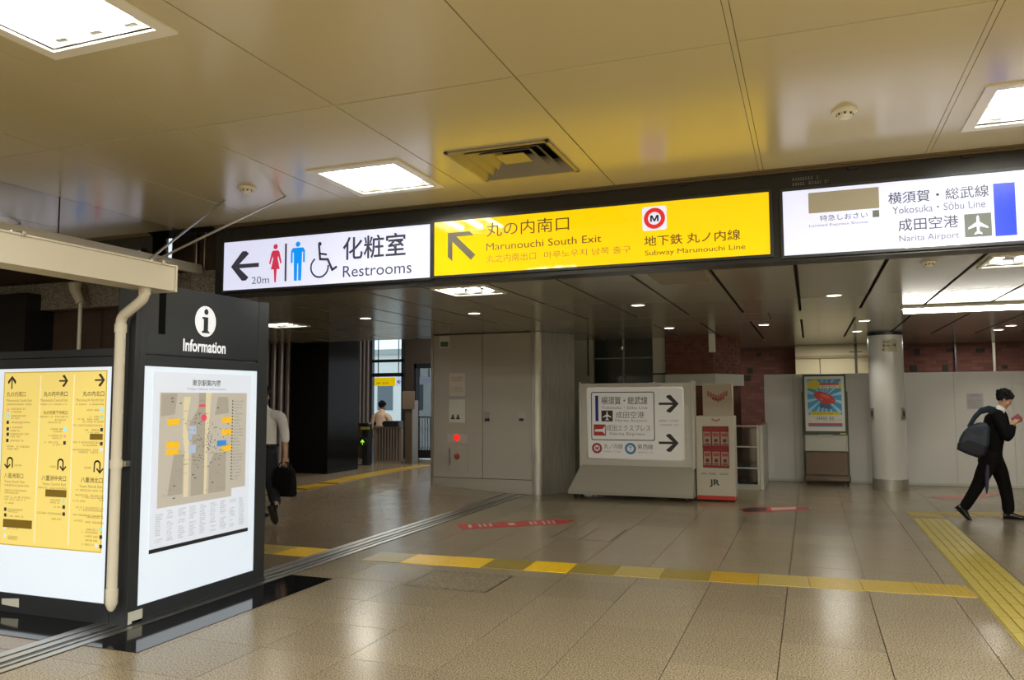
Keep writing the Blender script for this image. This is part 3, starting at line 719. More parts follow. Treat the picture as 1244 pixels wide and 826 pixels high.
icons([(9.5, 498), (78.3, 530), (25, 513.5)], mat('icon_pink', (.6, .2, .2), .5, emit=.5, ecol=(.9, .45, .40)), 'pink_icon', .024)
icons([(123.5, 506.5), (76.5, 608.5), (122, 643)], mat('icon_green', (.2, .5, .35), .5, emit=.5, ecol=(.40, .80, .60)), 'green_icon', .026)
icons([(5, 641), (5, 651), (122.5, 546), (116.5, 663), (5, 634)], m_posterW, 'white_icon', .026)
for l, b, r, t_ in ((55, 603, 81, 595.5), (109, 534, 125, 527), (3.5, 640, 39, 632.5)): MB().flat(rect(*q(l, b, r, t_)), L2 - .0004, M).build('cover_tape', mat('brown_cover_tape', (.16, .10, .01), .4, emit=.12, ecol=(.5, .33, .03)), po)
MB().flat([on_y(2, 734, 4.357), on_y(23, 738, 4.357), on_y(23, 727, 4.357), on_y(2, 727, 4.357)], 4.357, M).build('paper_patch', MATS['grey_paper'], t)

# drain pipe and gutter
t = empty('drain_gutter', (-4.44, 4.4, 2.4), label='cream drip gutter hung from the ceiling with a bent downpipe running down the pillar corner', cat='gutter')
M = Matrix.Translation((4.44, -4.4, -2.4))
gm = MB(); 
prof = [(-4.555, 2.40), (-4.345, 2.40), (-4.345, 2.575), (-4.335, 2.58), (-4.335, 2.59), (-4.355, 2.59), (-4.36, 2.41), (-4.54, 2.41), (-4.545, 2.59), (-4.565, 2.59), (-4.565, 2.58), (-4.555, 2.575)]
gm.prism(prof, 1.0, 4.49, M); gm.build('trough', m_cream, t)
MB().box(-4.565, -4.335, 4.485, 4.505, 2.395, 2.592, M, b=.003).build('end_cap', m_cream, t)
def bend(pts, r, n=6):
    P = [Vector(p) for p in pts]; out = [P[0]]
    for i in range(1, len(P) - 1):
        a = (P[i - 1] - P[i]).normalized(); b = (P[i + 1] - P[i]).normalized(); s0 = P[i] + a * r; s1 = P[i] + b * r
        for k in range(n + 1): u = k / n; out.append(s0.lerp(P[i], u).lerp(P[i].lerp(s1, u), u))
    return out + [P[-1]]
pipe = bend([(-4.42, 4.285, 2.42), (-4.42, 4.285, 2.33), (-4.635, 4.285, 2.20), (-4.635, 4.285, .20)], .045)
MB().tube(pipe, .036, 20, M).build('downpipe', m_cream, t, True)
for z in (2.385, 2.12, 1.15, .25): 
    x = -4.42 if z > 2.3 else -4.635
    MB().lathe([(.036, -.03), (.042, -.03), (.042, .03), (.036, .03)], 20, (x + 4.44, 4.285 - 4.4, z - 2.4)).build('collar', m_cream, t, True)
MB().lathe([(.012, -.075), (.026, -.06), (.041, -.02), (.041, .02), (.03, .02)], 20, (-4.635 + 4.44, 4.285 - 4.4, .2 - 2.4)).build('end_bell', m_cream, t, True)
MB().box(-4.69, -4.58, 4.315, 4.36, 1.13, 1.17, M, b=.003).build('wall_bracket', m_alu, t)
for y in (3.28, 4.36):
    MB().box(-4.56, -4.325, y - .012, y + .012, 2.575, 2.605, M, b=.003).build('hanger_clip', m_alu, t)
    MB().tube([(-4.44, y, 2.60), (-4.44, y, 2.62)], .01, 8, M).build('hanger_stub', m_alu, t)
t = MB().tube([(-4.47, 4.36, 2.62), (-4.75, 5.45, 3.348)], .009, 8).build('brace_rod', m_alu); tag(t, 'thin steel brace rod slanting from the gutter end up toward the ceiling, left of two', 'brace rod')
t = MB().tube([(-4.40, 4.37, 2.62), (-4.18, 5.55, 3.348)], .009, 8).build('brace_rod', m_alu); tag(t, 'thin steel brace rod slanting from the gutter end up toward the ceiling, right of two', 'brace rod')

# glass smoke barrier hung from the ceiling
t = empty('smoke_barrier', (-6.0, 3.5, 2.92), label='hanging glass smoke barrier with a metal bottom rail under the ceiling at upper left', cat='glass barrier')
M = Matrix.Translation((6.0, -3.5, -2.92))
for a, b in ((.5, 3.2), (3.205, 4.855), (4.86, 6.15), (6.155, 6.55)):
    MB().box(-6.004, -5.996, a, b, 3.0, 3.349, M).build('glass_pane', m_barrier, t)
for y in (3.2025, 4.8575, 6.1525): MB().box(-6.006, -5.994, y - .006, y + .006, 3.0, 3.349, M).build('pane_seal', m_gap, t)
MB().box(-6.03, -5.97, .5, 6.55, 2.93, 3.01, M, b=.006).box(-6.02, -5.98, .5, 6.55, 3.008, 3.03, M).build('bottom_rail', m_cream, t)

# granite clad beam and brown hall on the far left
m_gran = noisy(mat('speckled_granite', (.3, .28, .24), .35), 45, (.12, .11, .095), (.34, .31, .26), .35, .65, 3)
gb = MB().box(-16, -6.13, 6.75, 7.0, 2.68, 3.0).build('trim_2', m_gran); struct(gb)
g2 = MB().box(-6.12, -5.60, 6.55, 7.0, 2.60, 2.97, b=.003).build('trim_3', m_gran); struct(g2)
m_brown = noisy(mat('brown_cladding', (.05, .03, .02), .7), 3, (.040, .024, .016), (.060, .036, .024))
o = MB().box(-6.06, -5.59, 6.56, 6.9, 2.975, 3.37).build('wall_panel_1', m_brown); struct(o); o.name = 'trim_4'
MB().box(-6.09, -6.06, 6.55, 6.6, 2.975, 3.37).box(-5.95, -5.935, 6.54, 6.56, 2.975, 3.37).build('metal_edge', m_alu, o)
o = MB().box(-16, -5.6, 7.0, 7.1, 2.9, 3.5).build('trim_5', m_brown); struct(o)
o = MB().box(-16, -9.2, 10.2, 10.4, 0, 2.75).build('wall_left_hall', m_brown); struct(o); o.name = 'wall_left_hall'
struct(MB().box(-16, -7.0, 6.93, 7.0, 0, 2.68).build('wall_brown_hall', m_brown))
o = MB().box(-10.4, -8.57, 6.55, 6.92, 0, 2.87, b=.004).build('black_cabinet', m_blackp); tag(o, 'plain black cabinet in the dark hall at the left edge behind the board', 'cabinet')
t = empty('wall_drain_pipe', (-7.87, 6.62, 2.97), label='thin cream drain pipe with a funnel top in the dark hall behind the board', cat='pipe')
MB().tube([(0, 0, -.02), (.0, 0, -.10), (.09, 0, -.26)], [.07, .06, .04], 14).build('funnel', m_cream, t, True)
MB().tube([(.09, 0, -.24), (.09, 0, -2.9)], .022, 12).build('pipe', m_cream, t, True)

# ================================================================== LOCKER BLOCK
YL = 12.6
t = empty('service_cabinet', (-5.3, 12.9, 0), label='full-height grey steel service cabinet block with two doors and a fire alarm', cat='cabinet')
M = Matrix.Translation((5.3, -12.9, 0))
MB().box(-6.27, -4.42, YL + .03, 13.9, .0, 2.748, M).build('carcass', m_gap, t)
kp = MB()
kp.add([(-6.3, YL + .01, .0), (-4.36, YL + .01, 0), (-4.36, YL + .01, .235), (-6.3, YL + .01, .235), (-6.3, YL + .06, 0), (-4.36, YL + .06, 0), (-4.36, YL + .06, .235), (-6.3, YL + .06, .235)],
       [(0, 1, 2, 3), (4, 7, 6, 5), (0, 4, 5, 1), (3, 2, 6, 7), (0, 3, 7, 4), (1, 5, 6, 2)], M)
kp.build('kick_plate', mat('kick_steel', (.60, .58, .52), .42, .45), t)
d1 = MB().box(-6.255, -5.315, YL, YL + .03, .245, 2.735, M, b=.003).build('door', m_door, t)
d2 = MB().box(-5.305, -4.415, YL, YL + .03, .245, 2.735, M, b=.003).build('door', m_door, t)
MB().box(-6.30, -6.26, YL - .01, YL + .06, 0, 2.745, M, b=.004).build('edge_trim', m_steel, t)
# rounded steel corner and side
ring = []
for z in (0, 2.745):
    r = [(-4.41, YL - .005)] + [(-4.36 + .0 + .14 * math.sin(a), YL + .135 - .14 * math.cos(a)) for a in [math.radians(5 + 50 * k / 6) for k in range(7)]] + [(-3.87, 13.35), (-4.0, 13.62), (-4.41, 13.62)]
    ring.append([(x, y, z) for x, y in r])
MB().loft(ring, True, M).build('side_panel', m_steel, t)
def onL(px_, py_): return on_y(px_, py_, YL)
def lbox(l, tp, r, b, d0, d1_, m, name, par, bev=.003):
    u0, v1 = onL(l, tp); u1, v0 = onL(r, b)
    return MB().box(u0, u1, YL - d1_, YL - d0, v0, v1, M, b=bev).build(name, m, par), (u0, v0, u1, v1)
m_offw = mat('offwhite_plate', (.72, .74, .68), .4)
o, b4 = lbox(534, 408.5, 546, 422.5, 0, .004, mat('pale_sticker', (.72, .76, .66), .5), 'sticker', d1, 0)
MB().box(b4[0] + .02, b4[2] - .02, YL - .0055, YL - .004, b4[1] + .02, b4[1] + .11, M).build('sticker_icon', mat('sticker_green', (.12, .16, .12), .6), o)
o, b4 = lbox(546, 453.5, 565, 481, 0, .004, mat('notice_paper', (.70, .64, .58), .6), 'notice', d1, 0)
mb = MB()
for k in range(3): greek(mb, b4[0] + .03, b4[2] - .03, b4[1] + .07 + k * .035, .022, YL - .0052, M)
mb.build('print', mat('notice_yellow', (.42, .36, .08), .6), o)
mb = MB()
for k in range(2): greek(mb, b4[0] + .04, b4[2] - .04, b4[3] - .09 - k * .05, .03, YL - .0052, M)
mb.build('print', mat('notice_red', (.4, .12, .1), .6), o)
o, b4 = lbox(546, 485, 565.5, 513.5, 0, .02, m_offw, 'call_box', d1, .005)
mb = MB()
for cxk in (b4[0] + .075, b4[0] + .155 + .02):
    mb.flat([(cxk - .045, b4[1] + .06), (cxk + .045, b4[1] + .06), (cxk, b4[1] + .14)], YL - .0212, M)
    mb.flat(circ(cxk, b4[1] + .125, .018, 14), YL - .0214, M)
mb.build('pictogram', mat('dark_green_print', (.05, .07, .05), .6), o)
o, b4 = lbox(544, 527, 568.5, 538, 0, .014, m_door, 'alarm_panel', d1, .003)
MATS['alarm'] = mat('alarm_plate', (.58, .555, .50), .4); o.data.materials[0] = MATS['alarm']
u, v = onL(555.5, 531.5)
def disc(u, v, r, y0, y1, m, name, par, M):
    return MB().add([(u + r * math.cos(2 * PI * k / 20), y0, v + r * math.sin(2 * PI * k / 20)) for k in range(20)] + [(u + r * .8 * math.cos(2 * PI * k / 20), y1, v + r * .8 * math.sin(2 * PI * k / 20)) for k in range(20)],
                    [tuple(range(20)), tuple(range(39, 19, -1))] + [(k, 20 + k, 20 + (k + 1) % 20, (k + 1) % 20) for k in range(20)], M).build(name, m, par, True)
disc(u, v, .058, YL - .012, YL - .05, mat('red_alarm_lamp', (.6, .02, .01), .25, emit=.9, ecol=(.9, .02, .01)), 'alarm_lamp', d1, M)
o, b4 = lbox(544, 540, 568.5, 573, 0, .012, m_door, 'hydrant_door', d1, .004)
u, v = onL(555.5, 554.5)
disc(u, v, .055, YL - .012, YL - .02, mat('dull_red', (.38, .07, .05), .5), 'red_disc', o, M)
MB().box(b4[0] + .035, b4[0] + .055, YL - .022, YL - .012, b4[1] + .1, b4[3] - .06, M, b=.003).build('pull_handle', m_alu, o)
for l, par in ((588.5, d2), (630, d2)):
    o, b4 = lbox(l, 500, l + 7.5, 512.5, 0, .01, m_alu, 'door_handle', par, .003)
    MB().box(b4[0] + .015, b4[2] - .015, YL - .022, YL - .01, b4[1] + .015, b4[1] + .06, M, b=.003).build('latch', m_char2, o)

# ================================================================== WHEELED DIRECTION BOARD
YW = 12.55
t = empty('wheeled_direction_board', (-2.68, 12.75, 0), label='grey free-standing direction board on castors with two right arrows and line names', cat='direction board')
M = Matrix.Translation((2.68, -12.75, 0))
def W2(px_, py_): return on_y(px_, py_, YW)
def wb(l, b, r, tp): u0, v0 = W2(l, b); u1, v1 = W2(r, tp); return (u0, min(v0, v1), u1, max(v0, v1))
m_bgrey = mat('board_grey', (.58, .57, .52), .4)
m_bgrey2 = mat('board_grey_dark', (.38, .365, .31), .4)
o4 = wb(704.5, 564.5, 842, 464.5)
MB().box(o4[0] + .03, o4[2] - .03, YW, YW + .28, o4[1], o4[3], M, b=.008).build('cabinet', m_bgrey, t)
for a in (o4[0], o4[2] - .035): MB().box(a, a + .035, YW - .02, YW + .30, o4[1] - .02, o4[3] + .02, M, b=.006).build('side_post', m_bgrey, t)
i4 = wb(713.4, 557.7, 830.6, 469.5)
n = len(rrect(*i4, .04)); mb = MB(); ring_flat(mb, rrect(*i4, .05), rrect(i4[0] + .02, i4[1] + .02, i4[2] - .02, i4[3] - .02, .04), YW - .006, M)
mb.build('bezel', m_alu, t)
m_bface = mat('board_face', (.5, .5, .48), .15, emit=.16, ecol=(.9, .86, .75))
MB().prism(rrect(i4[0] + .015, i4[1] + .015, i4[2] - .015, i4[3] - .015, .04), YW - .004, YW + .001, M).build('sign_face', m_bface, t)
yw = YW - .0055; b_ink = mat('board_ink', (.03, .026, .022), .5); b_ink2 = mat('board_ink_grey', (.17, .16, .17), .5)
k4 = wb(718.6, 534.4, 794.8, 475.7); mb = MB(); ring_flat(mb, rrect(*k4, .03), rrect(k4[0] + .013, k4[1] + .013, k4[2] - .013, k4[3] - .013, .022), yw, M); mb.build('black_outline', b_ink, t)
MB().flat(rect(*wb(723.5, 511.6, 726.8, 480.6)), yw, M).build('blue_bar', mat('board_navy', (.01, .02, .28), .5), t)
mb = TB(); text(mb, '横須賀・総武線', wb(730.8, 491.5, 786.5, 481.5), yw, M, bold=.01, res=2); text(mb, '成田空港', wb(748, 508, 782.6, 500), yw, M, res=2)
text(mb, '成田エクスプレス', wb(737, 523.5, 790.3, 516.4), yw, M, res=2); text(mb, '丸ノ内線', wb(733.8, 545, 756.6, 539), yw, M, res=2); text(mb, '東西線', wb(774.4, 545.8, 793.4, 539.6), yw, M, res=2)
mb.build('lettering', b_ink2, t)
mb = TB(); text(mb, 'Yokosuka・Sōbu Line', wb(731, 497, 786.5, 493), yw, M, res=2); text(mb, 'Narita Airport', wb(747.7, 513.2, 786, 509.2), yw, M, res=2)
text(mb, 'Narita Express', wb(741, 529.6, 783, 525.3), yw, M, res=2)
mb.build('lettering', mat('board_ink_pale', (.24, .24, .26), .5), t); mb = MB()
for l, b, r, h_ in ((801, 512, 824, .03), (802, 517, 824, .025), (733, 549, 754, .02), (775, 550, 793, .02)):
    u0, v0 = W2(l, b); greek(mb, u0, W2(r, b)[0], v0, h_, yw, M)
tag(mb.build('small_print', mat('board_ink_pale', (.24, .24, .26), .5), t), kind='stuff')
for bb in ((800.6, 501, 824.4, 479.8), (800.6, 548.6, 824.4, 527.3)): MB().flat(place(ARROW_R, wb(*bb)), yw, M).build('arrow', b_ink, t)
b4 = wb(730.8, 511.8, 744.4, 498.6); ic = MB().flat(rect(*b4), yw, M).build('airport_icon', b_ink, t); MB().flat(place(PLANE, (b4[0] + .015, b4[1] + .012, b4[2] - .015, b4[3] - .012)), yw - .001, M).build('airplane', m_bface, ic)
b4 = wb(721.5, 529, 736, 515.6); ic = MB().flat(rect(*b4), yw, M).build('express_icon', mat('board_red', (.5, .04, .03), .5), t)
MB().flat(place([(.1, .35), (.75, .35), (.9, .1), (.95, .9), (.75, .6), (.1, .55)], b4), yw - .001, M).build('express_mark', m_bface, ic)
for px_, py_, r, m_, ch in ((725.4, 544.3, .085, MATS['board_red'], 'M'), (766, 544.9, .092, mat('board_sky_blue', (.10, .32, .62), .5), 'T')):
    u, v = W2(px_, py_); mb = MB(); ring_flat(mb, circ(u, v, r), circ(u, v, r * .58), yw, M); lg = mb.build('line_ring', m_, t)
    mb = MB()
    if ch == 'M': mb.flat([(u - r * .32 + a * r * .64, v - r * .3 + b * r * .6) for a, b in LETTER_M], yw - .0003, M)
    else: text(mb, ch, (u - r * .3, v - r * .32, u + r * .3, v + r * .32), yw - .0003, M, bold=.004, res=2)
    mb.build('letter', b_ink, lg)
# flared skirt and castors
z1 = o4[1]; s0 = W2(694, 602); s1 = W2(841, 606)
rings = [[(o4[0] + .02, YW, z1), (o4[2] - .02, YW, z1), (o4[2] - .02, YW + .28, z1), (o4[0] + .02, YW + .28, z1)],
         [(-3.72, YW - .16, .12), (-1.72, YW - .16, .12), (-1.72, YW + .44, .12), (-3.72, YW + .44, .12)],
         [(-3.72, YW - .16, .07), (-1.72, YW - .16, .07), (-1.72, YW + .44, .07), (-3.72, YW + .44, .07)]]
MB().loft(rings, True, M).build('skirt', m_bgrey2, t)
for x in (-3.62, -1.82):
    for y in (YW - .08, YW + .36):
        c = MB().box(x - .02, x + .02, y - .02, y + .02, .045, .07, M).build('castor', m_char2, t)
        MB().tube([(x - .014, y, .03), (x + .014, y, .03)], .03, 14, M).build('wheel', m_gap, c, True)

# ================================================================== LEAFLET STAND
YJ = 12.7
t = empty('leaflet_stand', (-1.33, 12.9, 0), label='white leaflet stand with a red recess holding six brochures, beside the wheeled board', cat='display stand')
M = Matrix.Translation((1.33, -12.9, 0))
def J(px_, py_): return on_y(px_, py_, YJ)
def jb(l, b, r, tp): u0, v0 = J(l, b); u1, v1 = J(r, tp); return (u0, min(v0, v1), u1, max(v0, v1))
m_sw = mat('stand_white', (.55, .52, .43), .5); m_sr = mat('stand_red', (.30, .015, .012), .5); m_sr2 = mat('stand_red_trim', (.5, .035, .02), .5)
b4 = jb(847, 601, 891.5, 505.5); r4 = jb(854, 568, 885, 518)
y2 = YJ + .38
for a, b, c, d in ((b4[0], r4[0], .06, b4[3]), (r4[2], b4[2], .06, b4[3]), (r4[0], r4[2], .06, r4[1]), (r4[0], r4[2], r4[3], b4[3])): pass
mb = MB()
for a, b, c, d in ((b4[0], r4[0], .07, b4[3]), (r4[2], b4[2], .07, b4[3]), (r4[0], r4[2], .07, r4[1]), (r4[0], r4[2], r4[3], b4[3])): mb.box(a, b, YJ, YJ + .09, c, d, M)
mb.box(b4[0], b4[2], YJ + .09, y2, .07, b4[3], M); mb.build('body', m_sw, t)
MB().box(r4[0], r4[2], YJ + .07, YJ + .089, r4[1], r4[3], M).build('recess_back', m_sr, t)
MB().box(b4[0] + .01, b4[2] - .005, YJ - .01, y2 + .01, .025, .09, M, b=.006).build('red_base', m_sr2, t)
for x in (b4[0] + .06, b4[2] - .06):
    MB().lathe([(.02, 0), (.025, .0), (.025, .025), (.01, .025)], 12, (x + 1.33, YJ + .05 - 12.9, 0)).build('foot', m_gap, t, True)
h4 = jb(853, 505, 888, 466)
MB().box(h4[0], h4[2], YJ + .10, YJ + .36, b4[3], h4[3], M, b=.004).build('top_box', mat('kraft_cream', (.40, .35, .27), .6), t)
def chevron(mb, u, v, w, h, y, M, nb=8):
    for k in range(nb):
        s_ = -1 + 2 * (k + .5) / nb; z = v + abs(s_) * h * .5; ww = w / nb * .38
        mb.flat([(u + s_ * w / 2 - ww, z - h * .22 + (abs(s_ - .15) - abs(s_)) * 0), (u + s_ * w / 2 + ww, z - h * .22), (u + s_ * w / 2 + ww * 1.2, z + h * .25), (u + s_ * w / 2 - ww * .8, z + h * .25)], y, M)
mb = MB(); u, v = J(870.5, 484); chevron(mb, u, v, .32, .17, YJ + .097, M); chevron(mb, u + .01, v - .035, .20, .08, YJ + .097, M, 5); mb.build('wing_emblem', mat('emblem_red', (.35, .08, .05), .6), t)
mb = MB(); u, v = J(869.5, 511.5); chevron(mb, u, v, .13, .06, YJ - .002, M, 6); mb.build('wing_emblem', MATS['emblem_red'], t)
mb = MB(); u0, v0 = J(852, 576); greek(mb, u0, J(885, 576)[0], v0, .028, YJ - .002, M); mb.build('small_print', mat('stand_ink', (.04, .04, .04), .5), t)
mb = TB(); text(mb, 'JR', jb(862, 591.5, 874.5, 582.5), YJ - .002, M, bold=.03); mb.build('logo', mat('dark_green_ink', (.03, .05, .04), .5), t)
for r in range(2):
    MB().box(r4[0], r4[2], YJ + .0, YJ + .07, r4[1] + .01 + r * .31, r4[1] + .035 + r * .31, M).build('ledge', m_sr, t)
w3 = (r4[2] - r4[0]) / 3
m_br = mat('brochure_pink', (.42, .27, .21), .5)
nmk = [['left', 'middle', 'right'], ['lower', 'upper']]
for r in range(2):
    for c in range(3):
        x = r4[0] + w3 * (c + .5); z = r4[1] + .037 + r * .31
        b = empty('brochure', (x, YJ + .045, z), label='pink brochure in the leaflet stand, %s row, %s' % (nmk[1][r], nmk[0][c]), cat='brochure', group='brochures in the leaflet stand')
        MB().box(-.058, .058, -.01, .01, 0, .21).build('cover', m_br, b)
        MB().box(-.045, .045, -.0115, -.01, .14, .19).build('cover_red', mat('brochure_red', (.38, .06, .045), .5), b)
        MB().flat(circ(0, .075, .03, 16), -.0118).flat(rect(-.04, .012, .04, .03), -.0118).build('cover_print', mat('brochure_dark', (.10, .03, .03), .5), b)

# ================================================================== REAR: railings, building, hoarding
m_frameW = mat('pale_stone', (.55, .55, .47), .5)
# station building wall with window, Y = 15
YB = 15.0
def B(px_, py_): return on_y(px_, py_, YB)
m_brick = noisy(mat('red_brick', (.22, .07, .04), .8), 8, (.13, .045, .028), (.24, .085, .050), .35, .65)
wb_ = struct(MB().box(-5.2, -1.68, YB + .05, 17.2, -.01, 2.75).build('wall_station_building', mat('dull_grey_wall', (.2, .2, .17), .6)))  # building wall in one even dull grey
def wbx(l, tp, r, b, d0, d1_, m, name, par=wb_, bev=0):
    u0, v1 = B(l, tp); u1, v0 = B(r, b); return MB().box(u0, u1, YB - d1_, YB + .05 - d0, v0, v1, b=bev).build(name, m, par)
wbx(684, 407, 694, 500, 0, .0, mat('dark_brown_post', (.06, .03, .02), .6), 'post')
wbx(694, 412, 716, 600, 0, .04, m_frameW, 'pilaster')
wbx(686, 457, 718, 468, 0, .07, m_frameW, 'stone_band')
wbx(716, 405, 798, 410, 0, .05, m_frameW, 'window_head')
wbx(716, 409, 723, 600, 0, .05, m_frameW, 'window_jamb')
wbx(793, 404, 812, 600, 0, .05, m_frameW, 'window_jamb')
wbx(793, 453.5, 812, 455, 0, .055, m_gap, 'joint')
wbx(723, 500, 793, 515, 0, .05, m_frameW, 'window_sill')
wi = struct(MB().box(B(723, 460)[0], B(793, 460)[0], YB + .012, YB + .045, B(758, 505)[1], B(758, 409)[1]).build('window_1', mat('dark_window', (.035, .042, .035), .15)))
mbz = MB(); u, _ = B(757.5, 440); mbz.box(u - .02, u + .02, YB - .01, YB + .011, B(758, 505)[1], B(758, 409)[1])
for yy in (435, 467): v = B(757, yy)[1]; mbz.box(B(723, 460)[0], B(793, 460)[0], YB - .008, YB + .011, v - .012, v + .012)
mbz.build('glazing_bar', mat('bar_grey', (.3, .31, .28), .5), wi)
MB().lathe([(.001, 0), (.045, 0), (.045, .06), (.001, .06)], 12, (u - .02, YB - .03, B(757, 425)[1])).build('window_latch', m_alu, wi, True)
# brick corner built of real bricks
def brick_face(parent, x0, x1, y, z0, z1, side=False, bw=.215, bh=.072, proud=.008, M=None):
    mb = MB(); r = random.Random(3); k = 0; z = z0
    while z + bh * .6 < z1:
        x = x0 - (bw / 2 if k % 2 else 0)
        while x < x1:
            a = max(x, x0); b = min(x + bw - .010, x1)
            if b - a > .02: mb.box(a, b, y - proud * r.uniform(.7, 1.3), y + .004, z, min(z + bh - .010, z1), M)
            x += bw
        z += bh; k += 1
    return mb
u0, v0 = B(811, 455); u1, v1 = B(866, 407)
MB().box(u0, u1, YB - .12, YB + .05, v0, 2.75).build('brick_backing', mat('mortar', (.15, .12, .095), .9), wb_)
tag(brick_face(wb_, u0, u1, YB - .12, v0, 2.75).build('brick', m_brick, wb_), kind='stuff')
Mx = Matrix.Translation((u1, YB - .12, 0)) @ Matrix.Rotation(math.radians(62), 4, 'Z')
MB().box(0, .9, 0, .2, v0, 2.75, Mx).build('brick_backing', MATS['mortar'], wb_)
tag(brick_face(wb_, 0, .9, 0, v0, 2.75, M=Mx).build('brick', m_brick, wb_), kind='stuff')
MB().box(u0 - .02, u1 + .03, YB - .18, YB + .05, v0 - .22, v0, b=.01).box(-.02, .93, -.06, .2, v0 - .22, v0, Mx, b=.01).build('stone_band', mat('pale_green_stone', (.60, .62, .54), .5), wb_)
MB().box(u0, u1, YB - .12, YB + .05, 0, v0 - .22).box(0, .9, 0, .2, 0, v0 - .22, Mx).build('brick_base', mat('dark_brick', (.11, .04, .028), .8), wb_)
tag(brick_face(wb_, u0, u1, YB - .12, .6, v0 - .22).build('brick', m_brick, wb_), kind='stuff')
o = tag(MB().box(-1.66, -1.55, 14.3, 14.4, 2.42, 2.75, b=.01).build('camera_bracket', m_offw), 'small white fixture hung from the ceiling at the end of the red brick wall', 'ceiling fixture')
# old brick wall with rows of dark sockets, behind the hoarding
YO = 19.0
m_old = brickmat('old_brick', (.20, .075, .055), (.13, .045, .035), (.10, .06, .05), bw=.22, bh=.075)
ob = struct(MB().box(-3.6, 8, YO, YO + .3, 0, 2.75).build('wall_old_brick', m_old))
sk = MB(); r = random.Random(9)
for row, zz in enumerate((2.60, 2.24, 2.08)):
    x = -3.3 + .1 * row
    while x < 7.8:
        if not (-.9 < x < .85):
            w_, h_ = r.uniform(.10, .17), r.uniform(.07, .12)
            if r.random() > .18: sk.box(x, x + w_, YO - .015, YO + .002, zz - h_ / 2 + r.uniform(-.03, .03), zz + h_ / 2)
        x += r.choice((.55, .62, .50))
tag(sk.build('beam_socket', m_gap, ob), kind='stuff')
for x, w_, z0_ in ((-2.0, .03, 2.0), (2.9, .03, 2.0), (3.6, .05, 0), (4.35, .03, 0), (5.0, .03, 2.1)):
    MB().box(x, x + w_, YO - .1, YO - .05, z0_, 2.74).build('steel_post', m_char2 if w_ < .04 else m_alu, ob)
x0 = on_y(966, 430, 18.4)[0]; x1 = on_y(1060, 430, 18.4)[0]
cw = struct(MB().box(x0, x1 + .4, 18.4, 18.7, 0, 2.75).build('wall_cream', mat('cream_wall', (.60, .53, .34), .6)))
MB().box(x0, x1 + .4, 18.36, 18.4, 2.46, 2.52).build('wall_band', mat('cream_band', (.35, .27, .16), .6), cw)
xa, _ = on_y(996, 440, 18.4); MB().box(xa - .008, xa + .008, 18.392, 18.4, 0, 2.46).build('joint', m_brown, cw)
xa, _ = on_y(1040, 440, 17.9)
t = empty('steel_stand', (xa, 17.9, 0), label='slim black steel post with a crossbar against the cream wall', cat='post')
MB().box(-.025, .025, -.02, .02, 0, 2.74).build('post', m_gap, t); MB().box(-.12, .12, -.015, .015, 2.55, 2.57).build('crossbar', m_gap, t)
# hoarding
YH = 16.3
ho = struct(MB().box(-.84, 7.9, YH + .006, YH + .05, 0, 2.055).build('wall_hoarding', m_gap))
e = [-.84, -.30, .62, 1.54, 2.46, 3.38, 4.3, 5.22, 6.14, 7.06, 7.9]
for a, b in zip(e, e[1:]): MB().box(a + .0015, b - .0015, YH - .012, YH + .006, .03, 2.065, b=.0015).build('panel', m_white, ho)
MB().box(-.85, 7.9, YH - .03, YH - .012, 0, .045).build('skirting', m_frameW, ho)
MB().box(-.86, -.80, 14.6, 16.27, 0, 1.12, b=.004).build('low_return_panel', m_bgrey, ho)
# notice on hoarding
u0, v1 = on_y(1174, 478, YH - .013); u1, v0 = on_y(1195, 497, YH - .013)
t = MB().box(u0, u1, YH - .016, YH - .0125, v0, v1).build('paper_notice', mat('pale_paper', (.50, .50, .52), .6)); tag(t, 'pale paper notice taped on the white hoarding behind the walking man', 'notice')
mb = MB(); greek(mb, u0 + .06, u1 - .04, v1 - .05, .035, YH - .0172)
for k in range(4): greek(mb, u0 + .02, u1 - .02, v0 + .03 + k * .04, .02, YH - .0172)
tag(mb.build('print', mat('pale_print', (.30, .29, .33), .6), t), kind='stuff')
# glass railings
def railing(name, x0, x1, y, h, label, n=2):
    t = empty(name, ((x0 + x1) / 2, y, 0), label=label, cat='railing')
    w_ = (x1 - x0) / 2
    MB().box(-w_, w_, -.06, .06, 0, .09, b=.004).build('kerb', m_bgrey2, t)
    for k in range(n + 1):
        x = -w_ + .02 + k * (2 * w_ - .04) / n; MB().box(x - .018, x + .018, -.02, .02, .09, h, b=.004).build('post', m_steel, t)
    for k in range(n):
        a = -w_ + .04 + k * (2 * w_ - .04) / n; MB().box(a, a + (2 * w_ - .08) / n, -.005, .005, .13, h - .06).build('glass_pane', m_rail_glass, t)
    for z in (h - .02, h * .66, h * .33): MB().box(-w_, w_, -.02, .02, z - .012, z + .012, b=.003).build('rail', m_steel, t)
    return t
railing('glass_railing', -3.82, -3.10, 13.62, 1.08, 'steel and grey glass railing between the cabinet block and the wheeled board', 1)
railing('glass_railing', -1.70, -.86, 14.55, 1.13, 'steel and grey glass railing between the leaflet stand and the hoarding', 2)
t = MB().box(-1.25, -.95, 14.75, 15.2, 0, .45, b=.01).build('blue_crate', mat('slate_blue', (.08, .11, .15), .6)); tag(t, 'slate blue box on the floor behind the right railing', 'box')

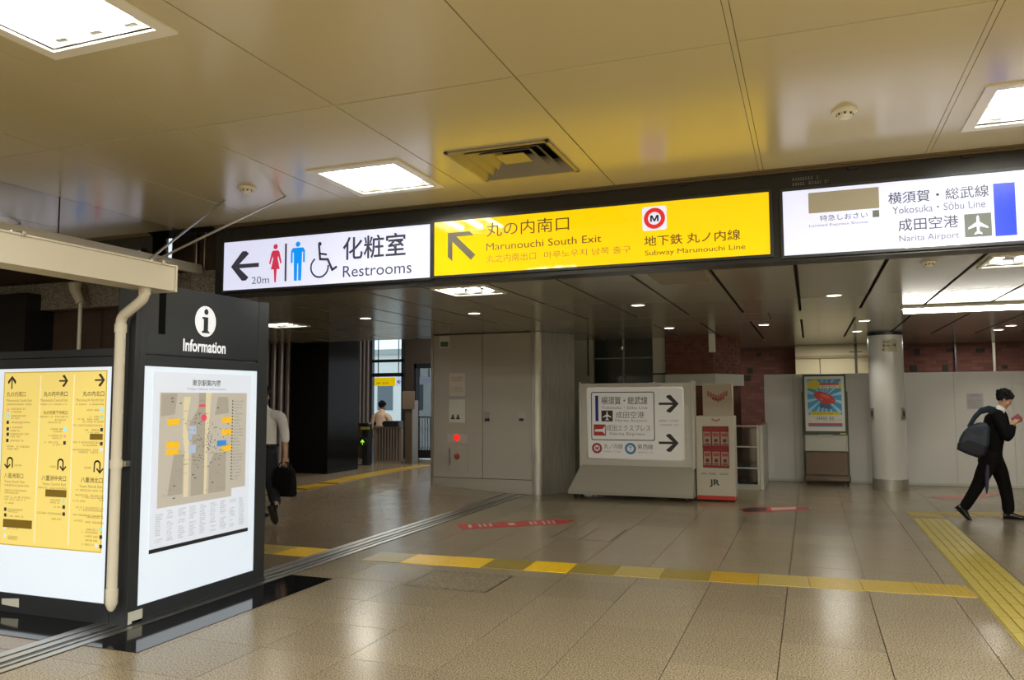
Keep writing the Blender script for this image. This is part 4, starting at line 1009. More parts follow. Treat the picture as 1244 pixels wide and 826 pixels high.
# round pillar
t = struct(MB().lathe([(.285, .19), (.285, 2.745)], 48, (0, 0, 0)).build('trim_pillar', m_white, None, True, (1.28, 15.4, 0))); t.name = 'trim_6'
MB().lathe([(.292, 0), (.292, .19), (.285, .192)], 48).build('steel_foot', m_steel, t, True)
MB().lathe([(.292, 2.70), (.292, 2.748)], 48).build('top_collar', m_char2, t, True)
for a in (-152, -38):
    A = math.radians(a); Mr = Matrix.Rotation(A, 4, 'Z')
    MB().box(.283, .30, -.05, .05, 1.22, 1.42, Mr, b=.006).build('socket_plate', m_alu, t)
    MB().box(.30, .305, -.02, .02, 1.27, 1.37, Mr).build('socket_slot', m_char2, t)
def curved_plate(mb, r, a0, a1, z0, z1, n=8, M=None):
    A = [math.radians(a0 + (a1 - a0) * k / n) for k in range(n + 1)]
    vs = [(r * math.cos(a), r * math.sin(a), z) for a in A for z in (z0, z1)]
    mb.add(vs, [(2 * k, 2 * k + 2, 2 * k + 3, 2 * k + 1) for k in range(n)], M)
mb = MB(); curved_plate(mb, .289, -105, -55, 2.40, 2.62); pl = mb.build('direction_plate', mat('cream_plate', (.58, .55, .42), .5), t)
mb = MB(); curved_plate(mb, .291, -103, -99, 2.425, 2.45); curved_plate(mb, .291, -102, -94, 2.565, 2.58); curved_plate(mb, .291, -90, -82, 2.565, 2.58); curved_plate(mb, .291, -101, -97, 2.49, 2.53); curved_plate(mb, .291, -92, -80, 2.50, 2.515)
curved_plate(mb, .291, -74, -62, 2.51, 2.52); mb.build('print', b_ink, pl)
v = [(math.radians(-60 - 5), 2.56), (math.radians(-60), 2.515), (math.radians(-65), 2.47)]
MB().add([(.2915 * math.cos(a), .2915 * math.sin(a), z) for a, z in v], [(0, 1, 2)]).build('arrow_head', b_ink, pl)

# poster stand
YP = 15.7
t = empty('poster_stand', (.24, YP + .15, 0), label='brown poster stand with a blue poster of a red disc beside the round pillar', cat='poster stand')
M = Matrix.Translation((-.24, -YP - .15, 0))
def Q(px_, py_): return on_y(px_, py_, YP)
m_pbrown = mat('bronze_metal', (.10, .075, .055), .22, .6); m_pgreen = mat('dark_green_frame', (.03, .05, .025), .4)
x0, x1 = -.125, .625
MB().box(x0, x1, YP, YP + .10, .92, 2.04, M, b=.006).build('frame', m_pgreen, t)
p4 = (x0 + .035, .99, x1 - .035, 2.00)
fc = MB().box(p4[0], p4[2], YP - .006, YP, p4[1], p4[3], M).build('poster', mat('poster_white', (.66, .66, .62), .4), t)
def pq(a, b): return (p4[0] + a * (p4[2] - p4[0]), p4[1] + b * (p4[3] - p4[1]))
def PP(polys, k, col, name, em=0):
    mb = MB(); y = YP - .0068 - .0008 * k
    for p in polys: mb.flat([pq(*c) for c in p], y, M)
    m_ = mat('poster_' + name, col, .45); return mb.build(name, m_, fc)
PP([[(.07, .30), (.93, .30), (.93, .95), (.07, .95)]], 0, (.05, .33, .62), 'blue_field')
rays = []
for k in range(16):
    a = k * 2 * PI / 16 + .1; cxx, cyy = .5, .62
    def lim(a):
        dx, dy = math.cos(a), math.sin(a); tx = (.43 / abs(dx)) if abs(dx) > 1e-6 else 9; ty = ((.32) / abs(dy)) if abs(dy) > 1e-6 else 9
        s_ = min(tx, ty); return (cxx + dx * s_, cyy + dy * s_)
    rays.append([(cxx, cyy), lim(a), lim(a + .14)])
PP(rays, 1, (.35, .62, .80), 'pale_rays')
PP([[(.07, .78), (.93, .78), (.93, .88), (.07, .88)], [(.15, .29), (.85, .29), (.88, .35), (.12, .35)]], 2, (.75, .62, .04), 'yellow_banner')
PP([[(.25 + .17 * math.cos(k * PI / 12), .85 + .085 * math.sin(k * PI / 12)) for k in range(24)]], 3, (.68, .58, .03), 'yellow_burst')
PP([[(.38, .84), (.87, .84), (.87, .88), (.38, .88)], [(.07, .115), (.93, .115), (.93, .145), (.07, .145)]], 3, (.6, .06, .05), 'red_stripe')
PP([[(.07, .085), (.93, .085), (.93, .113), (.07, .113)]], 3, (.05, .2, .5), 'blue_stripe')
PP([[(.40, .79), (.86, .79), (.86, .835), (.40, .835)]], 4, (.8, .8, .78), 'white_label')
ca, sa = math.cos(math.radians(-22)), math.sin(math.radians(-22))
def ell(cx, cy, rx, ry, n=32): return [(cx + rx * math.cos(a) * ca - ry * math.sin(a) * sa * .6, cy + (rx * math.cos(a) * sa * .6 + ry * math.sin(a) * ca)) for a in [2 * PI * k / n for k in range(n)]]
PP([[(.40, .53), (.62, .50), (.66, .44), (.54, .41), (.36, .45)], [(.35, .43), (.47, .47), (.45, .42)], [(.55, .43), (.70, .44), (.62, .39)]], 4, (.10, .12, .28), 'navy_base')
PP([ell(.50, .61, .29, .10)], 5, (.55, .035, .03), 'red_disc')
PP([ell(.52, .64, .14, .035), ell(.42, .58, .05, .02), ell(.70, .56, .03, .015)], 6, (.68, .12, .08), 'disc_highlight')
mb = MB()
for a0, a1, b0, h_ in ((.44, .80, .80, .022), (.18, .82, .31, .022), (.24, .76, .215, .045), (.5, .72, .185, .012), (.78, .9, .20, .010)):
    p = pq(a0, b0); greek(mb, p[0], pq(a1, 0)[0], p[1], h_, YP - .0122, M)
mb.build('lettering', mat('poster_ink_dark', (.05, .05, .08), .5), fc)
MB().box(.50, .60, YP - .003, YP, .935, .955, M).build('yellow_sticker', mat('poster_yellow_banner', (.75, .62, .04)), t)
MB().box(x0 + .02, x1 - .02, YP + .02, YP + .10, .62, .92, M, b=.005).box(x0 + .25, x0 + .50, YP + .0, YP + .02, .90, .93, M).build('brochure_tray', mat('tray_grey', (.36, .37, .34), .3, .2), t)
MB().box(x0, x1, YP + .01, YP + .12, .05, .62, M, b=.02).box(x0 - .02, x1 + .03, YP - .07, YP + .22, .06, .20, M, b=.03).build('base_cabinet', m_pbrown, t)
MB().box(x0 - .02, x0, YP + .03, YP + .08, .0 + .2, 1.72, M).box(x1, x1 + .02, YP + .03, YP + .08, .2, 1.72, M).build('side_rail', m_pgreen, t)
for x in (x0 + .04, x1 - .02):
    for y in (YP - .04, YP + .19): MB().tube([(x - .015, y, .03), (x + .015, y, .03)], .03, 12, M).build('wheel', m_gap, t, True)

# ================================================================== LEFT PASSAGE, far end
zf = .13
t = MB().box(-9.93, -9.02, 13.45, 14.6, .10, 3.6, b=.01).build('wall_black_booth', mat('booth_black', (.010, .009, .008), .12, spec=.04)); struct(t)
def shutter(nm, x0, x1, y, z0, z1, n):
    o = struct(MB().box(x0, x1, y + .05, y + .1, z0, z1).build(nm, m_brown)); w_ = (x1 - x0) / n
    for k in range(n): MB().tube([(x0 + (k + .5) * w_, y + .04, z0), (x0 + (k + .5) * w_, y + .04, z1)], w_ * .36, 10).build('fluted_bar', mat('fluted_bronze', (.36, .32, .33), .35, .4), o, True)
    return o
shutter('wall_fluted', -11.4, -9.95, 13.5, .10, 3.6, 8)
YG = 17.6
def G(px_, py_, Y=YG): return on_y(px_, py_, Y)
xw0 = G(452, 450)[0]; xw1 = G(491, 450)[0]; xc = G(526, 450)[0]
xl = G(428, 450)[0]
o = shutter('wall_fluted_right', xl, xw0 - .03, YG - .1, 1.0, 3.6, 5)
struct(MB().box(-16, xw0 - .03, YG - .02, YG + .2, 0, 1.02).build('wall_passage', mat('warm_panel', (.10, .065, .045), .5)))
struct(MB().box(-16, xl, YG, YG + .2, 1.02, 3.7).build('wall_passage_upper', m_brown))
cb = struct(MB().box(xw1 + .02, xc + .6, YG + .0, YG + .3, 2.5, 3.7).build('wall_passage_header', mat('passage_brown', (.07, .055, .045), .4)))
MB().box(xw1 + .02, G(503, 450)[0], YG, YG + .3, 0, 2.5).build('column', MATS['passage_brown'], cb)
MB().box(-7.9, -4.4, YG + .1, YG + .3, 0, .28).build('low_wall', MATS['passage_brown'], cb)
# window to the daylight
wd = struct(MB().box(xw0 - .03, xw0 + .0, YG, YG + .12, .1, 3.7).box(xw1, xw1 + .02, YG, YG + .12, .1, 3.7).build('window_2', m_char2))
def hbar(py0, py1, nm='glazing_bar'):
    v1 = G(470, py0)[1]; v0 = G(470, py1)[1]; MB().box(xw0, xw1, YG + .02, YG + .1, v0, v1).build(nm, m_char, wd)
hbar(436.5, 440); hbar(453, 457.5)
xm = G(487, 450)[0]; MB().box(xm, xm + .05, YG + .02, YG + .1, .1, 3.7).build('mullion', m_char, wd)
MB().box(xw0, xw1, YG + .055, YG + .063, .1, 3.7).build('glass_pane', m_pane, wd)
# door beyond on the right of the column
dx0 = G(503, 450)[0]; dx1 = xc
dr = struct(MB().box(dx0, dx0 + .06, YG, YG + .08, .15, 2.5).box(dx1 - .02, dx1 + .04, YG, YG + .08, .15, 2.5).box(dx0, dx1, YG, YG + .08, 2.38, 2.5).box(dx0, dx1, YG, YG + .08, 1.15, 1.18).box(dx0, dx1, YG, YG + .08, .15, .35).build('door_1', m_char2))
MB().box(dx0, dx1, YG + .035, YG + .043, .2, 2.4).build('glass_pane', m_rail_glass, dr)
mb = MB()
for k in range(6): x = dx0 + .1 + k * (dx1 - dx0 - .16) / 5; mb.box(x - .008, x + .008, YG - .02, YG, .35, 1.15)
mb.build('rail_bars', m_alu, dr)
# small far overhead sign
yy = 19.5
def far(l, b, r, tp, m, nm, par, d=0): u0, v0 = on_y(l, b, yy); u1, v1 = on_y(r, tp, yy); return MB().box(u0 - par.location.x, u1 - par.location.x, -d, .04, v0 - par.location.z, v1 - par.location.z).build(nm, m, par)
u, v = on_y(470, 458, yy)
t = empty('far_exit_sign', (u, yy, v), label='small yellow and white overhead sign seen through the far window', cat='illuminated sign')
far(453, 469, 480, 458.5, m_lightY, 'yellow_panel', t); far(480.5, 469, 491, 458.5, m_lightW, 'white_panel', t)
mb = MB(); u0, v0 = on_y(456, 466.5, yy); greek(mb, u0 - t.location.x, on_y(472, 466, yy)[0] - t.location.x, v0 - t.location.z, .05, -.002); mb.build('small_print', m_inkB, t)
t2 = on_y(484, 466, yy); MB().flat(place(ARROW_L, (t2[0] - t.location.x - .05, t2[1] - t.location.z, t2[0] - t.location.x + .12, t2[1] - t.location.z + .1)), -.002).build('arrow', m_ink, t)
for x in (-.3, .35): MB().box(x, x + .02, .01, .03, .0, 3.72 - v).build('hanger', m_char2, t)
u, v = on_y(515, 458, 19.0)
t = empty('far_white_sign', (u, 19.0, v), label='small white overhead sign seen through the glass door left of the grey cabinet', cat='illuminated sign')
MB().box(-.21, .21, 0, .04, -.2, 0).build('white_panel', m_lightW, t); MB().box(-.15, -.13, .01, .03, 0, 3.72 - v).box(.13, .15, .01, .03, 0, 3.72 - v).build('hanger', m_char2, t)
# outdoors
g_ = struct(MB().box(-40, 10, 22, 60, -.3, .0).build('ground_outside', mat('pavement', (.5, .5, .48), .9)))
t = empty('far_building', (-17, 40, 0), label='pale sunlit office building outside, seen through the far window', cat='building')
MB().box(-9, 9, 0, 6, 0, 4.2).build('wall', mat('pale_facade', (.75, .75, .72), .8), t)
for k in range(9):
    MB().box(-8.4 + k * 1.95, -7.4 + k * 1.95, -.03, .0, 1.0, 2.6).build('window', mat('facade_window', (.12, .15, .17), .2), t)
MB().box(-9.1, 9.1, -.2, 6.1, 4.2, 4.5).build('roof_edge', mat('facade_grey', (.4, .42, .42), .8), t)
# ticket gate and counter
u0 = G(453, 540, 16.2)[0]; u1 = G(491, 540, 16.2)[0]
t = empty('ticket_barrier', ((u0 + u1) / 2, 16.2, zf), label='slatted brown metal barrier of the ticket gate in front of the attendant', cat='barrier')
w_ = (u1 - u0) / 2; m_bz = mat('bronze_slats', (.20, .15, .11), .4, .4)
w_ -= .05
MB().box(-w_, w_, -.05, .05, .81, .86, b=.006).box(-w_, w_, -.03, .03, 0, .05).box(-w_, -w_ + .06, -.04, .04, 0, .83).box(w_ - .06, w_, -.04, .04, 0, .83).build('frame', mat('barrier_frame', (.42, .34, .26), .35, .5), t)
for k in range(8): x = -w_ + .1 + k * (2 * w_ - .2) / 7; MB().box(x - .03, x + .03, -.015, .015, .05, .81).build('slat', m_bz, t)
MB().box(w_ - .42, w_ - .05, -.12, .12, .86, .98, b=.01).build('reader_box', m_char, t)
u, v = G(499, 500, 16.2)
t = empty('gate_pedestal', (G(500, 540, 16.3)[0], 16.3, zf), label='tall grey-brown ticket gate pedestal with a notice plate right of the barrier', cat='ticket gate')
MB().box(-.09, .09, -.15, .15, 0, 1.45, b=.01).build('body', m_bz, t); MB().box(-.16, .16, -.17, -.15, 1.25, 1.66, b=.004).build('notice_plate', mat('plate_brown', (.22, .17, .13), .5), t)
t = empty('gate_machine', (G(446, 540, 15.6)[0], 15.6, zf), label='narrow dark ticket gate machine end with a glowing green arrow', cat='ticket gate')
MB().box(-.08, .08, -.1, .1, 0, .95, b=.03).build('body', m_char, t)
MB().box(-.11, .11, -.11, -.09, .80, .86).build('yellow_band', mat('gate_yellow', (.6, .5, .03), .5), t)
MB().lathe([(.001, -.0), (.12, 0), (.12, .03), (.001, .03)], 20, M=Matrix.Translation((-.04, -.105, .52)) @ Matrix.Rotation(PI / 2, 4, 'X')).build('indicator_plate', m_gap, t)
MB().flat(place(ARROW_U, (-.085, .46, .005, .58)), -.137).build('green_arrow', mat('green_led', (.2, .8, .05), .4, emit=1.2, ecol=(.35, .95, .06)), t)

# ================================================================== TACTILE PAVING, FLOOR MARKS
YC = {'b': (.88, .56, .004), 'm': (.45, .32, .035), 'p': (.43, .335, .09), 'o': (.29, .22, .035), 'r': (.47, .29, .018), 'g': (.43, .35, .06)}
ymats = {k: noisy(mat('tactile_' + k, c, .35), 40, tuple(v * .86 for v in c), tuple(min(1, v * 1.12) for v in c), .3, .7, 3) for k, c in YC.items()}
tp = empty('tactile_path', (0, 7.2, 0), label='yellow tactile paving strip crossing the floor from the pillar to the right-hand guide path', cat='tactile paving')
ang = math.atan2(.40, 5.5)
seq = 'mmmporpobobbompm' ; order = ['m', 'm', 'm', 'p', 'r', 'o', 'p', 'o', 'b', 'o', 'b', 'b', 'o', 'b']
for k, c in enumerate(order):
    x1 = 1.205 - .42 * k; x0 = x1 - .42; xm_ = (x0 + x1) / 2; ym = 7.53 + (xm_ - 1.0) * math.tan(ang)
    if xm_ < -4.38: continue
    mb = MB().box(-.208, .208, -.215, .215, -.004, .004, b=.0015)
    if k == 0:
        for i in range(9): mb.box(-.18 + i * .043, -.165 + i * .043, -.2, .2, .004, .007)
    tl = mb.build('tactile_tile', ymats[c], tp); tl.location = (xm_, ym - 7.2, 0); tl.rotation_euler = (0, 0, ang * .6)
tp2 = empty('tactile_path', (-5.4, 7.1, 0), label='short yellow tactile strip left of the floor rail, behind the information pillar', cat='tactile paving')
for k, c in enumerate(['b', 'p', 'm', 'o', 'b', 'm']):
    x = -5.06 - .42 * k; mb = MB().box(-.208, .208, -.215, .215, -.004, .004, b=.0015)
    for i in range(6):
        for j in range(6): mb.box(-.175 + i * .066, -.155 + i * .066, -.175 + j * .066, -.155 + j * .066, .004, .0065)
    tl = mb.build('tactile_tile', ymats[c], tp2); tl.location = (x + 5.4, .02, 0)
tp3 = empty('tactile_path', (1.43, 8, 0), label='wide ridged yellow guide path running away from the viewer at right', cat='tactile paving')
for k in range(20):
    y = 4.0 + .42 * k
    if y > 11.9: break
    mb = MB().box(-.212, .212, -.208, .208, -.004, .004, b=.0015)
    for i in range(5): mb.box(-.200 + i * .083, -.136 + i * .083, -.206, .206, .004, .011)
    tl = mb.build('tactile_tile', ymats['g'], tp3); tl.location = (0, y - 8, 0)
tp4 = empty('tactile_path', (1.43, 12.2, 0), label='yellow tactile strip turning right under the walking man', cat='tactile paving')
for k in range(6):
    mb = MB().box(-.208, .208, -.215, .215, -.004, .004, b=.0015)
    tl = mb.build('tactile_tile', ymats['m' if k else 'm'], tp4); x = 0 + .425 * k; tl.location = (x, .05 + x * .30, 0); tl.rotation_euler = (0, 0, .28 if k else .0)
tp5 = empty('tactile_path', (-7.5, 12, 0), label='distant yellow tactile strip crossing the passage toward the ticket gate', cat='tactile paving')
pts = [on_z(325, 603, .05), on_z(362, 594, .10), on_z(400, 587, .12), on_z(440, 578.5, .13), on_z(480, 571, .13), on_z(522, 565, .13)]
for (xa, ya), (xb, yb) in zip(pts, pts[1:]):
    L = math.hypot(xb - xa, yb - ya); n = max(1, int(L / .42)); a = math.atan2(yb - ya, xb - xa)
    for k in range(n):
        x = xa + (xb - xa) * (k + .5) / n; y = ya + (yb - ya) * (k + .5) / n
        tl = MB().box(-L / n / 2 + .002, L / n / 2 - .002, -.2, .2, -.02, .006).build('tactile_tile', ymats['r'], tp5)
        tl.location = (x + 7.5, y - 12, lz(x, y) + .002); tl.rotation_euler = (0, 0, a)
# red arrow decals
m_rd = mat('floor_red', (.50, .05, .05), .3); m_rw = mat('floor_white', (.6, .55, .48), .3); m_rk = mat('floor_black', (.03, .02, .02), .3)
def decal(pix, label, m, deco):
    P_ = [on_z(a, b, 0) for a, b in pix]; cx_ = sum(p[0] for p in P_) / len(P_); cy_ = sum(p[1] for p in P_) / len(P_)
    mb = MB().add([(p[0] - cx_, p[1] - cy_, z) for z in (.0005, .002) for p in P_], [tuple(range(len(P_))), tuple(range(len(P_), 2 * len(P_)))] + [(i, (i + 1) % len(P_), len(P_) + (i + 1) % len(P_), len(P_) + i) for i in range(len(P_))])
    o = mb.build('floor_sticker', m, None, False, (cx_, cy_, 0)); tag(o, label, 'floor sticker')
    for nm, mm, polys in deco:
        mb = MB()
        for pp in polys:
            Q_ = [on_z(a, b, 0) for a, b in pp]; mb.add([(p[0] - cx_, p[1] - cy_, .0028) for p in Q_], [tuple(range(len(Q_)))])
        mb.build(nm, mm, o)
def bar(x, w, y0, y1, sk=3): return [(x, y1), (x + w, y1), (x + w - sk, y0), (x - sk, y0)]
decal([(562, 643), (600, 641.5), (660, 638), (686, 636.6), (699, 632.5), (680, 630.5), (655, 632), (600, 635), (554, 637)],
      'red arrow-shaped floor sticker with white marks in front of the cabinet block', m_rd,
      [('white_mark', m_rw, [bar(570, 4, 637.5, 641, 2), bar(583, 3, 637, 640.5, 3), bar(589, 3, 636.5, 640, 3), bar(596, 3, 636, 639.5, 3), bar(619, 8, 635.5, 638, 3), bar(645, 3, 634, 637.5, 3), bar(651, 2, 633.5, 637, 3), bar(661, 2.5, 633, 637, 3), bar(667, 2.5, 632.5, 636.5, 3), bar(673, 2.5, 632.2, 636.3, 3)])])
decal([(898, 619), (915, 615.8), (960, 615), (986, 616.6), (975, 619.5), (940, 622), (905, 622.6)], 'red and black floor sticker lying between the leaflet stand and the poster stand', m_rd,
      [('white_mark', m_rw, [[(936, 617), (968, 616), (966, 618.6), (938, 620)]]), ('black_mark', m_rk, [[(900, 619), (912, 617), (932, 617), (930, 621), (906, 622)]])])
decal([(1128, 604), (1150, 601.5), (1210, 599), (1218, 601.5), (1190, 605), (1150, 606.5)], 'faint red floor sticker near the hoarding behind the walking man', mat('floor_faded_red', (.40, .12, .10), .3), [])
# access hatches
def hatch(x0, x1, y0, y1, label, mid=None):
    t = empty('floor_hatch', ((x0 + x1) / 2, (y0 + y1) / 2, 0), label=label, cat='floor hatch'); w_, d_ = (x1 - x0) / 2, (y1 - y0) / 2
    MB().box(-w_, w_, -d_, d_, .0002, .0012).build('frame', mat('hatch_groove', (.05, .04, .03), .6), t)
    es = [-w_ + .012, w_ - .012] if mid is None else [-w_ + .012, mid, w_ - .012]
    for a, b in zip(es, es[1:]): MB().box(a + .008, b - .008, -d_ + .02, d_ - .02, .0005, .0028).build('lid', m_tile, t)
    mb = MB()
    for sx in (-1, 1):
        for sy in (-1, 1): mb.box(sx * (w_ - .12) - .05, sx * (w_ - .12) + .05, sy * (d_ - .07) - .008, sy * (d_ - .07) + .008, .0028, .0034)
    if mid is None: mb.build('lifting_slot', MATS['hatch_groove'], t)
    else: pass
hatch(-3.34, -2.56, 6.14, 6.80, 'square granite floor hatch in front of the yellow tactile strip')
hatch(-2.86, -2.14, 8.80, 9.62, 'double-lidded floor hatch beside the red arrow sticker', 0)

# ================================================================== PEOPLE
def fuse(mb, name, m, parent, voxel=.008, smooth=4):
    o = mb.build(name, m, parent)
    md = o.modifiers.new('r', 'REMESH'); md.mode = 'VOXEL'; md.voxel_size = voxel
    sm = o.modifiers.new('s', 'SMOOTH'); sm.factor = .5; sm.iterations = smooth
    dg = bpy.context.evaluated_depsgraph_get(); ev = o.evaluated_get(dg); me = bpy.data.meshes.new_from_object(ev)
    o.modifiers.clear(); me.shade_smooth(); me.name = name; o.data = me
    if not me.materials: me.materials.append(m)
    return o
def limb(mb, pts, rs, n=14, ends=True, ref=None):
    """smooth tapered limb with rounded ends"""
    P = [Vector(p) for p in pts]; out = []; R_ = []
    for i in range(len(P) - 1):
        for k in range(5):
            u = k / 5; p0 = P[max(i - 1, 0)]; p1 = P[i]; p2 = P[i + 1]; p3 = P[min(i + 2, len(P) - 1)]
            out.append(.5 * ((2 * p1) + (p2 - p0) * u + (2 * p0 - 5 * p1 + 4 * p2 - p3) * u * u + (3 * p1 - p0 - 3 * p2 + p3) * u ** 3))
            a, b = rs[i], rs[i + 1]; a = a if isinstance(a, tuple) else (a, a); b = b if isinstance(b, tuple) else (b, b); s_ = u * u * (3 - 2 * u)
            R_.append((a[0] * (1 - s_) + b[0] * s_, a[1] * (1 - s_) + b[1] * s_))
    out.append(P[-1]); b = rs[-1]; R_.append(b if isinstance(b, tuple) else (b, b))
    mb.tube(out, R_, n, ref=ref)
    if ends:
        for p, r in ((out[0], R_[0]), (out[-1], R_[-1])): mb.ball(p, min(r) * .99, 12)
def hand(mb, wrist, d, up, side, curl=.3, s=1.0):
    """wrist position, pointing dir d, back-of-hand normal up, side = thumb direction"""
    d = Vector(d).normalized(); up = Vector(up); up = (up - d * up.dot(d)).normalized(); sd = Vector(side); sd = (sd - d * sd.dot(d) - up * sd.dot(up)).normalized()
    w_ = Vector(wrist)
    limb(mb, [w_, w_ + d * .04 * s, w_ + d * .085 * s], [(.026 * s, .020 * s), (.036 * s, .017 * s), (.038 * s, .014 * s)], 12)
    for k, (off, L) in enumerate(((.028, .068), (.010, .078), (-.009, .072), (-.027, .056))):
        a = w_ + d * .08 * s + sd * off * s; p = [a]; ang_ = curl * .5; dirv = d.copy()
        for j, f in enumerate((.45, .32, .23)):
            dirv = (math.cos(ang_) * d - math.sin(ang_) * up).normalized(); p.append(p[-1] + dirv * L * f * s); ang_ += curl * 1.3
        limb(mb, p, [.0100 * s, .0092 * s, .0085 * s, .0072 * s], 8)
    a = w_ + d * .022 * s + sd * .024 * s; b = a + (d * .45 + sd * .75 - up * .25).normalized() * .042 * s; c = b + (d * .9 + sd * .15 - up * .4).normalized() * .036 * s
    limb(mb, [a, b, c], [.014 * s, .0115 * s, .009 * s], 8)
def head(mb, c, fwd, up, s=1.0):
    """face towards fwd; returns frame"""
    f = Vector(fwd).normalized(); u = Vector(up); u = (u - f * u.dot(f)).normalized(); r = f.cross(u)
    Mh = Matrix(((r.x, f.x, u.x, c[0]), (r.y, f.y, u.y, c[1]), (r.z, f.z, u.z, c[2]), (0, 0, 0, 1)))
    S_ = lambda x, y, z: Mh @ Vector((x * s, y * s, z * s))
    def eb(cx, cy, cz, rx, ry, rz): 
        t_ = MB().ball((cx * s, cy * s, cz * s), (rx * s, ry * s, rz * s), 20); mb.add(t_.v, t_.f, Mh)
    eb(0, -.005, .03, .076, .096, .090)      # cranium
    eb(0, .022, -.035, .060, .066, .078)     # face
    eb(0, .050, -.088, .032, .034, .026)     # chin
    eb(0, .068, .020, .050, .022, .014)      # brow
    eb(0, .085, -.022, .012, .022, .012); eb(0, .080, .0, .009, .014, .022)  # nose
    eb(0, .077, -.058, .024, .012, .006); eb(0, .075, -.068, .020, .011, .006)  # lips
    for sx in (-1, 1):
        eb(sx * .030, .070, .0, .013, .010, .008); eb(sx * .045, .055, -.028, .020, .022, .02); eb(sx * .077, -.005, -.008, .010, .020, .032)
    return Mh, s
def eyes(parent, Mh, s):
    for sx in (-1, 1):
        t_ = MB().ball((sx * .030 * s, .0765 * s, .001 * s), (.008 * s, .005 * s, .0045 * s), 10); m2 = MB(); m2.add(t_.v, t_.f, Mh); m2.build('eye', mat('eye_dark', (.02, .015, .012), .2), parent, True)
def hair(name, Mh, s, m, parent, full=1.0):
    mb = MB()
    def eb(cx, cy, cz, rx, ry, rz): t_ = MB().ball((cx * s, cy * s, cz * s), (rx * s, ry * s, rz * s), 20); mb.add(t_.v, t_.f, Mh)
    eb(0, -.018, .052, .088 * full, .103 * full, .086 * full); eb(0, -.048, .012, .074 * full, .050 * full, .058 * full); eb(0, .045, .085, .065, .050, .038)
    for sx in (-1, 1): eb(sx * .068, -.012, .028, .020, .045, .048); eb(sx * .035, .062, .065, .032, .030, .026); eb(sx * .074, -.022, -.005, .012, .022, .03)
    r = random.Random(5)
    for k in range(34):
        a = r.uniform(0, 2 * PI); e_ = r.uniform(.1, 1.4); x, y, z = math.cos(a) * math.cos(e_), math.sin(a) * math.cos(e_), math.sin(e_)
        if y > .75 and z < .4: continue
        eb(x * .082 * full, y * .097 * full - .018, z * .082 * full + .055, .022, .022, .017)
    return fuse(mb, name, m, parent, .006, 3)
def shoe(name, parent, ankle, toe_dir, pitch=0, m=None, L=.27):
    d = Vector(toe_dir); d.z = 0; d.normalize(); r = d.cross(Vector((0, 0, 1)))
    R3 = Matrix(((d.x, r.x, 0), (d.y, r.y, 0), (0, 0, 1))).to_4x4()
    Mx_ = Matrix.Translation(ankle) @ R3 @ Matrix.Rotation(pitch, 4, 'Y')
    mb = MB(); h_ = -.085
    def ring(x, w_, z0, z1): return [(x, w_ * math.cos(a), (z0 + z1) / 2 + (z1 - z0) / 2 * math.sin(a) * (1 if math.sin(a) > 0 else 1)) for a in [2 * PI * k / 14 for k in range(14)]]
    b = MB()
    b.loft([ring(-.075, .018, h_ + .01, h_ + .045), ring(-.065, .032, h_, h_ + .085), ring(-.02, .038, h_, h_ + .105), ring(.04, .038, h_, h_ + .09), ring(.10, .045, h_, h_ + .062), ring(.15, .043, h_, h_ + .048), ring(.185, .028, h_ + .002, h_ + .038), ring(.20, .010, h_ + .008, h_ + .026)])
    mb.add(b.v, b.f, Mx_)
    b2 = MB(); b2.tube([(-.02, 0, h_ + .06), (-.015, 0, .02)], [(.042, .042), (.040, .040)], 14); mb.add(b2.v, b2.f, Mx_)
    o = fuse(mb, name, m or m_shoe, parent, .006, 2)
    sm = MB(); sp = [(-.078, -.03), (-.06, -.037), (.04, -.038), (.12, -.047), (.18, -.03), (.205, 0), (.18, .03), (.12, .047), (.04, .038), (-.06, .037), (-.078, .03)]
    sm.add([(a, b_, h_ - .006) for a, b_ in sp] + [(a, b_, h_ + .006) for a, b_ in sp], [tuple(range(11)), tuple(range(21, 10, -1))] + [(i, (i + 1) % 11, 11 + (i + 1) % 11, 11 + i) for i in range(11)], Mx_)
    sm.build('sole', m_gap, o); return o

# --- walking man in a dark suit, right; plane Y = 12, facing +X
ox = 2.20
man = empty('person', (ox, 12.0, 0), label='man in a dark suit walking right, looking at a phone, navy bag behind him', cat='person')
def K(px_, py_, y=0): u, v = on_y(px_, py_, 12.0 + y); return (u - ox, y, v)
hipc = K(1204, 550); neckb = K(1212.5, 500); 
shN, shF = K(1211, 506, -.17), K(1216, 505, .17)
hN, hF = K(1203, 553, -.09), K(1206, 553, .09)
# near leg (viewer's side) trails, far leg leads
knT, anT = K(1187.5, 590, -.10), K(1171.5, 616, -.12)
knL, anL = K(1220, 589, .10), K(1225.5, 620.5, .10)
body = MB()
limb(body, [hipc, K(1206, 530), K(1210, 511), neckb], [(.09, .13), (.08, .12), (.09, .14), (.06, .06)], ref=(1, 0, 0))
limb(body, [neckb, K(1217.5, 494)], [.055, .05])
hc = K(1219.5, 485.5)
Mh, hs = head(body, hc, (.88, -.08, -.47), (.47, 0, .88), .98)
for h_, k_, a_ in ((hN, knT, anT), (hF, knL, anL)): limb(body, [h_, k_, a_], [.075, .05, .035])
elN, wrN = K(1223.5, 531, -.20), K(1229.5, 514.5, -.13)
elF, wrF = K(1226, 528, .16), K(1231, 514, .02)
limb(body, [shN, elN, wrN], [.045, .036, .026]); limb(body, [shF, elF, wrF], [.045, .036, .026])
hand(body, wrN, (.75, .35, .55), (-.5, -.4, .8), (.3, .2, .9), .75, .95)
hand(body, wrF, (.80, -.15, .5), (.2, .9, -.1), (-.1, -.1, 1), .6, .95)
bo = fuse(body, 'body', m_skin, man, .0062, 2)
eyes(man, Mh, hs); hair('hair', Mh, hs, m_hair, man, 1.02)
jk = MB()
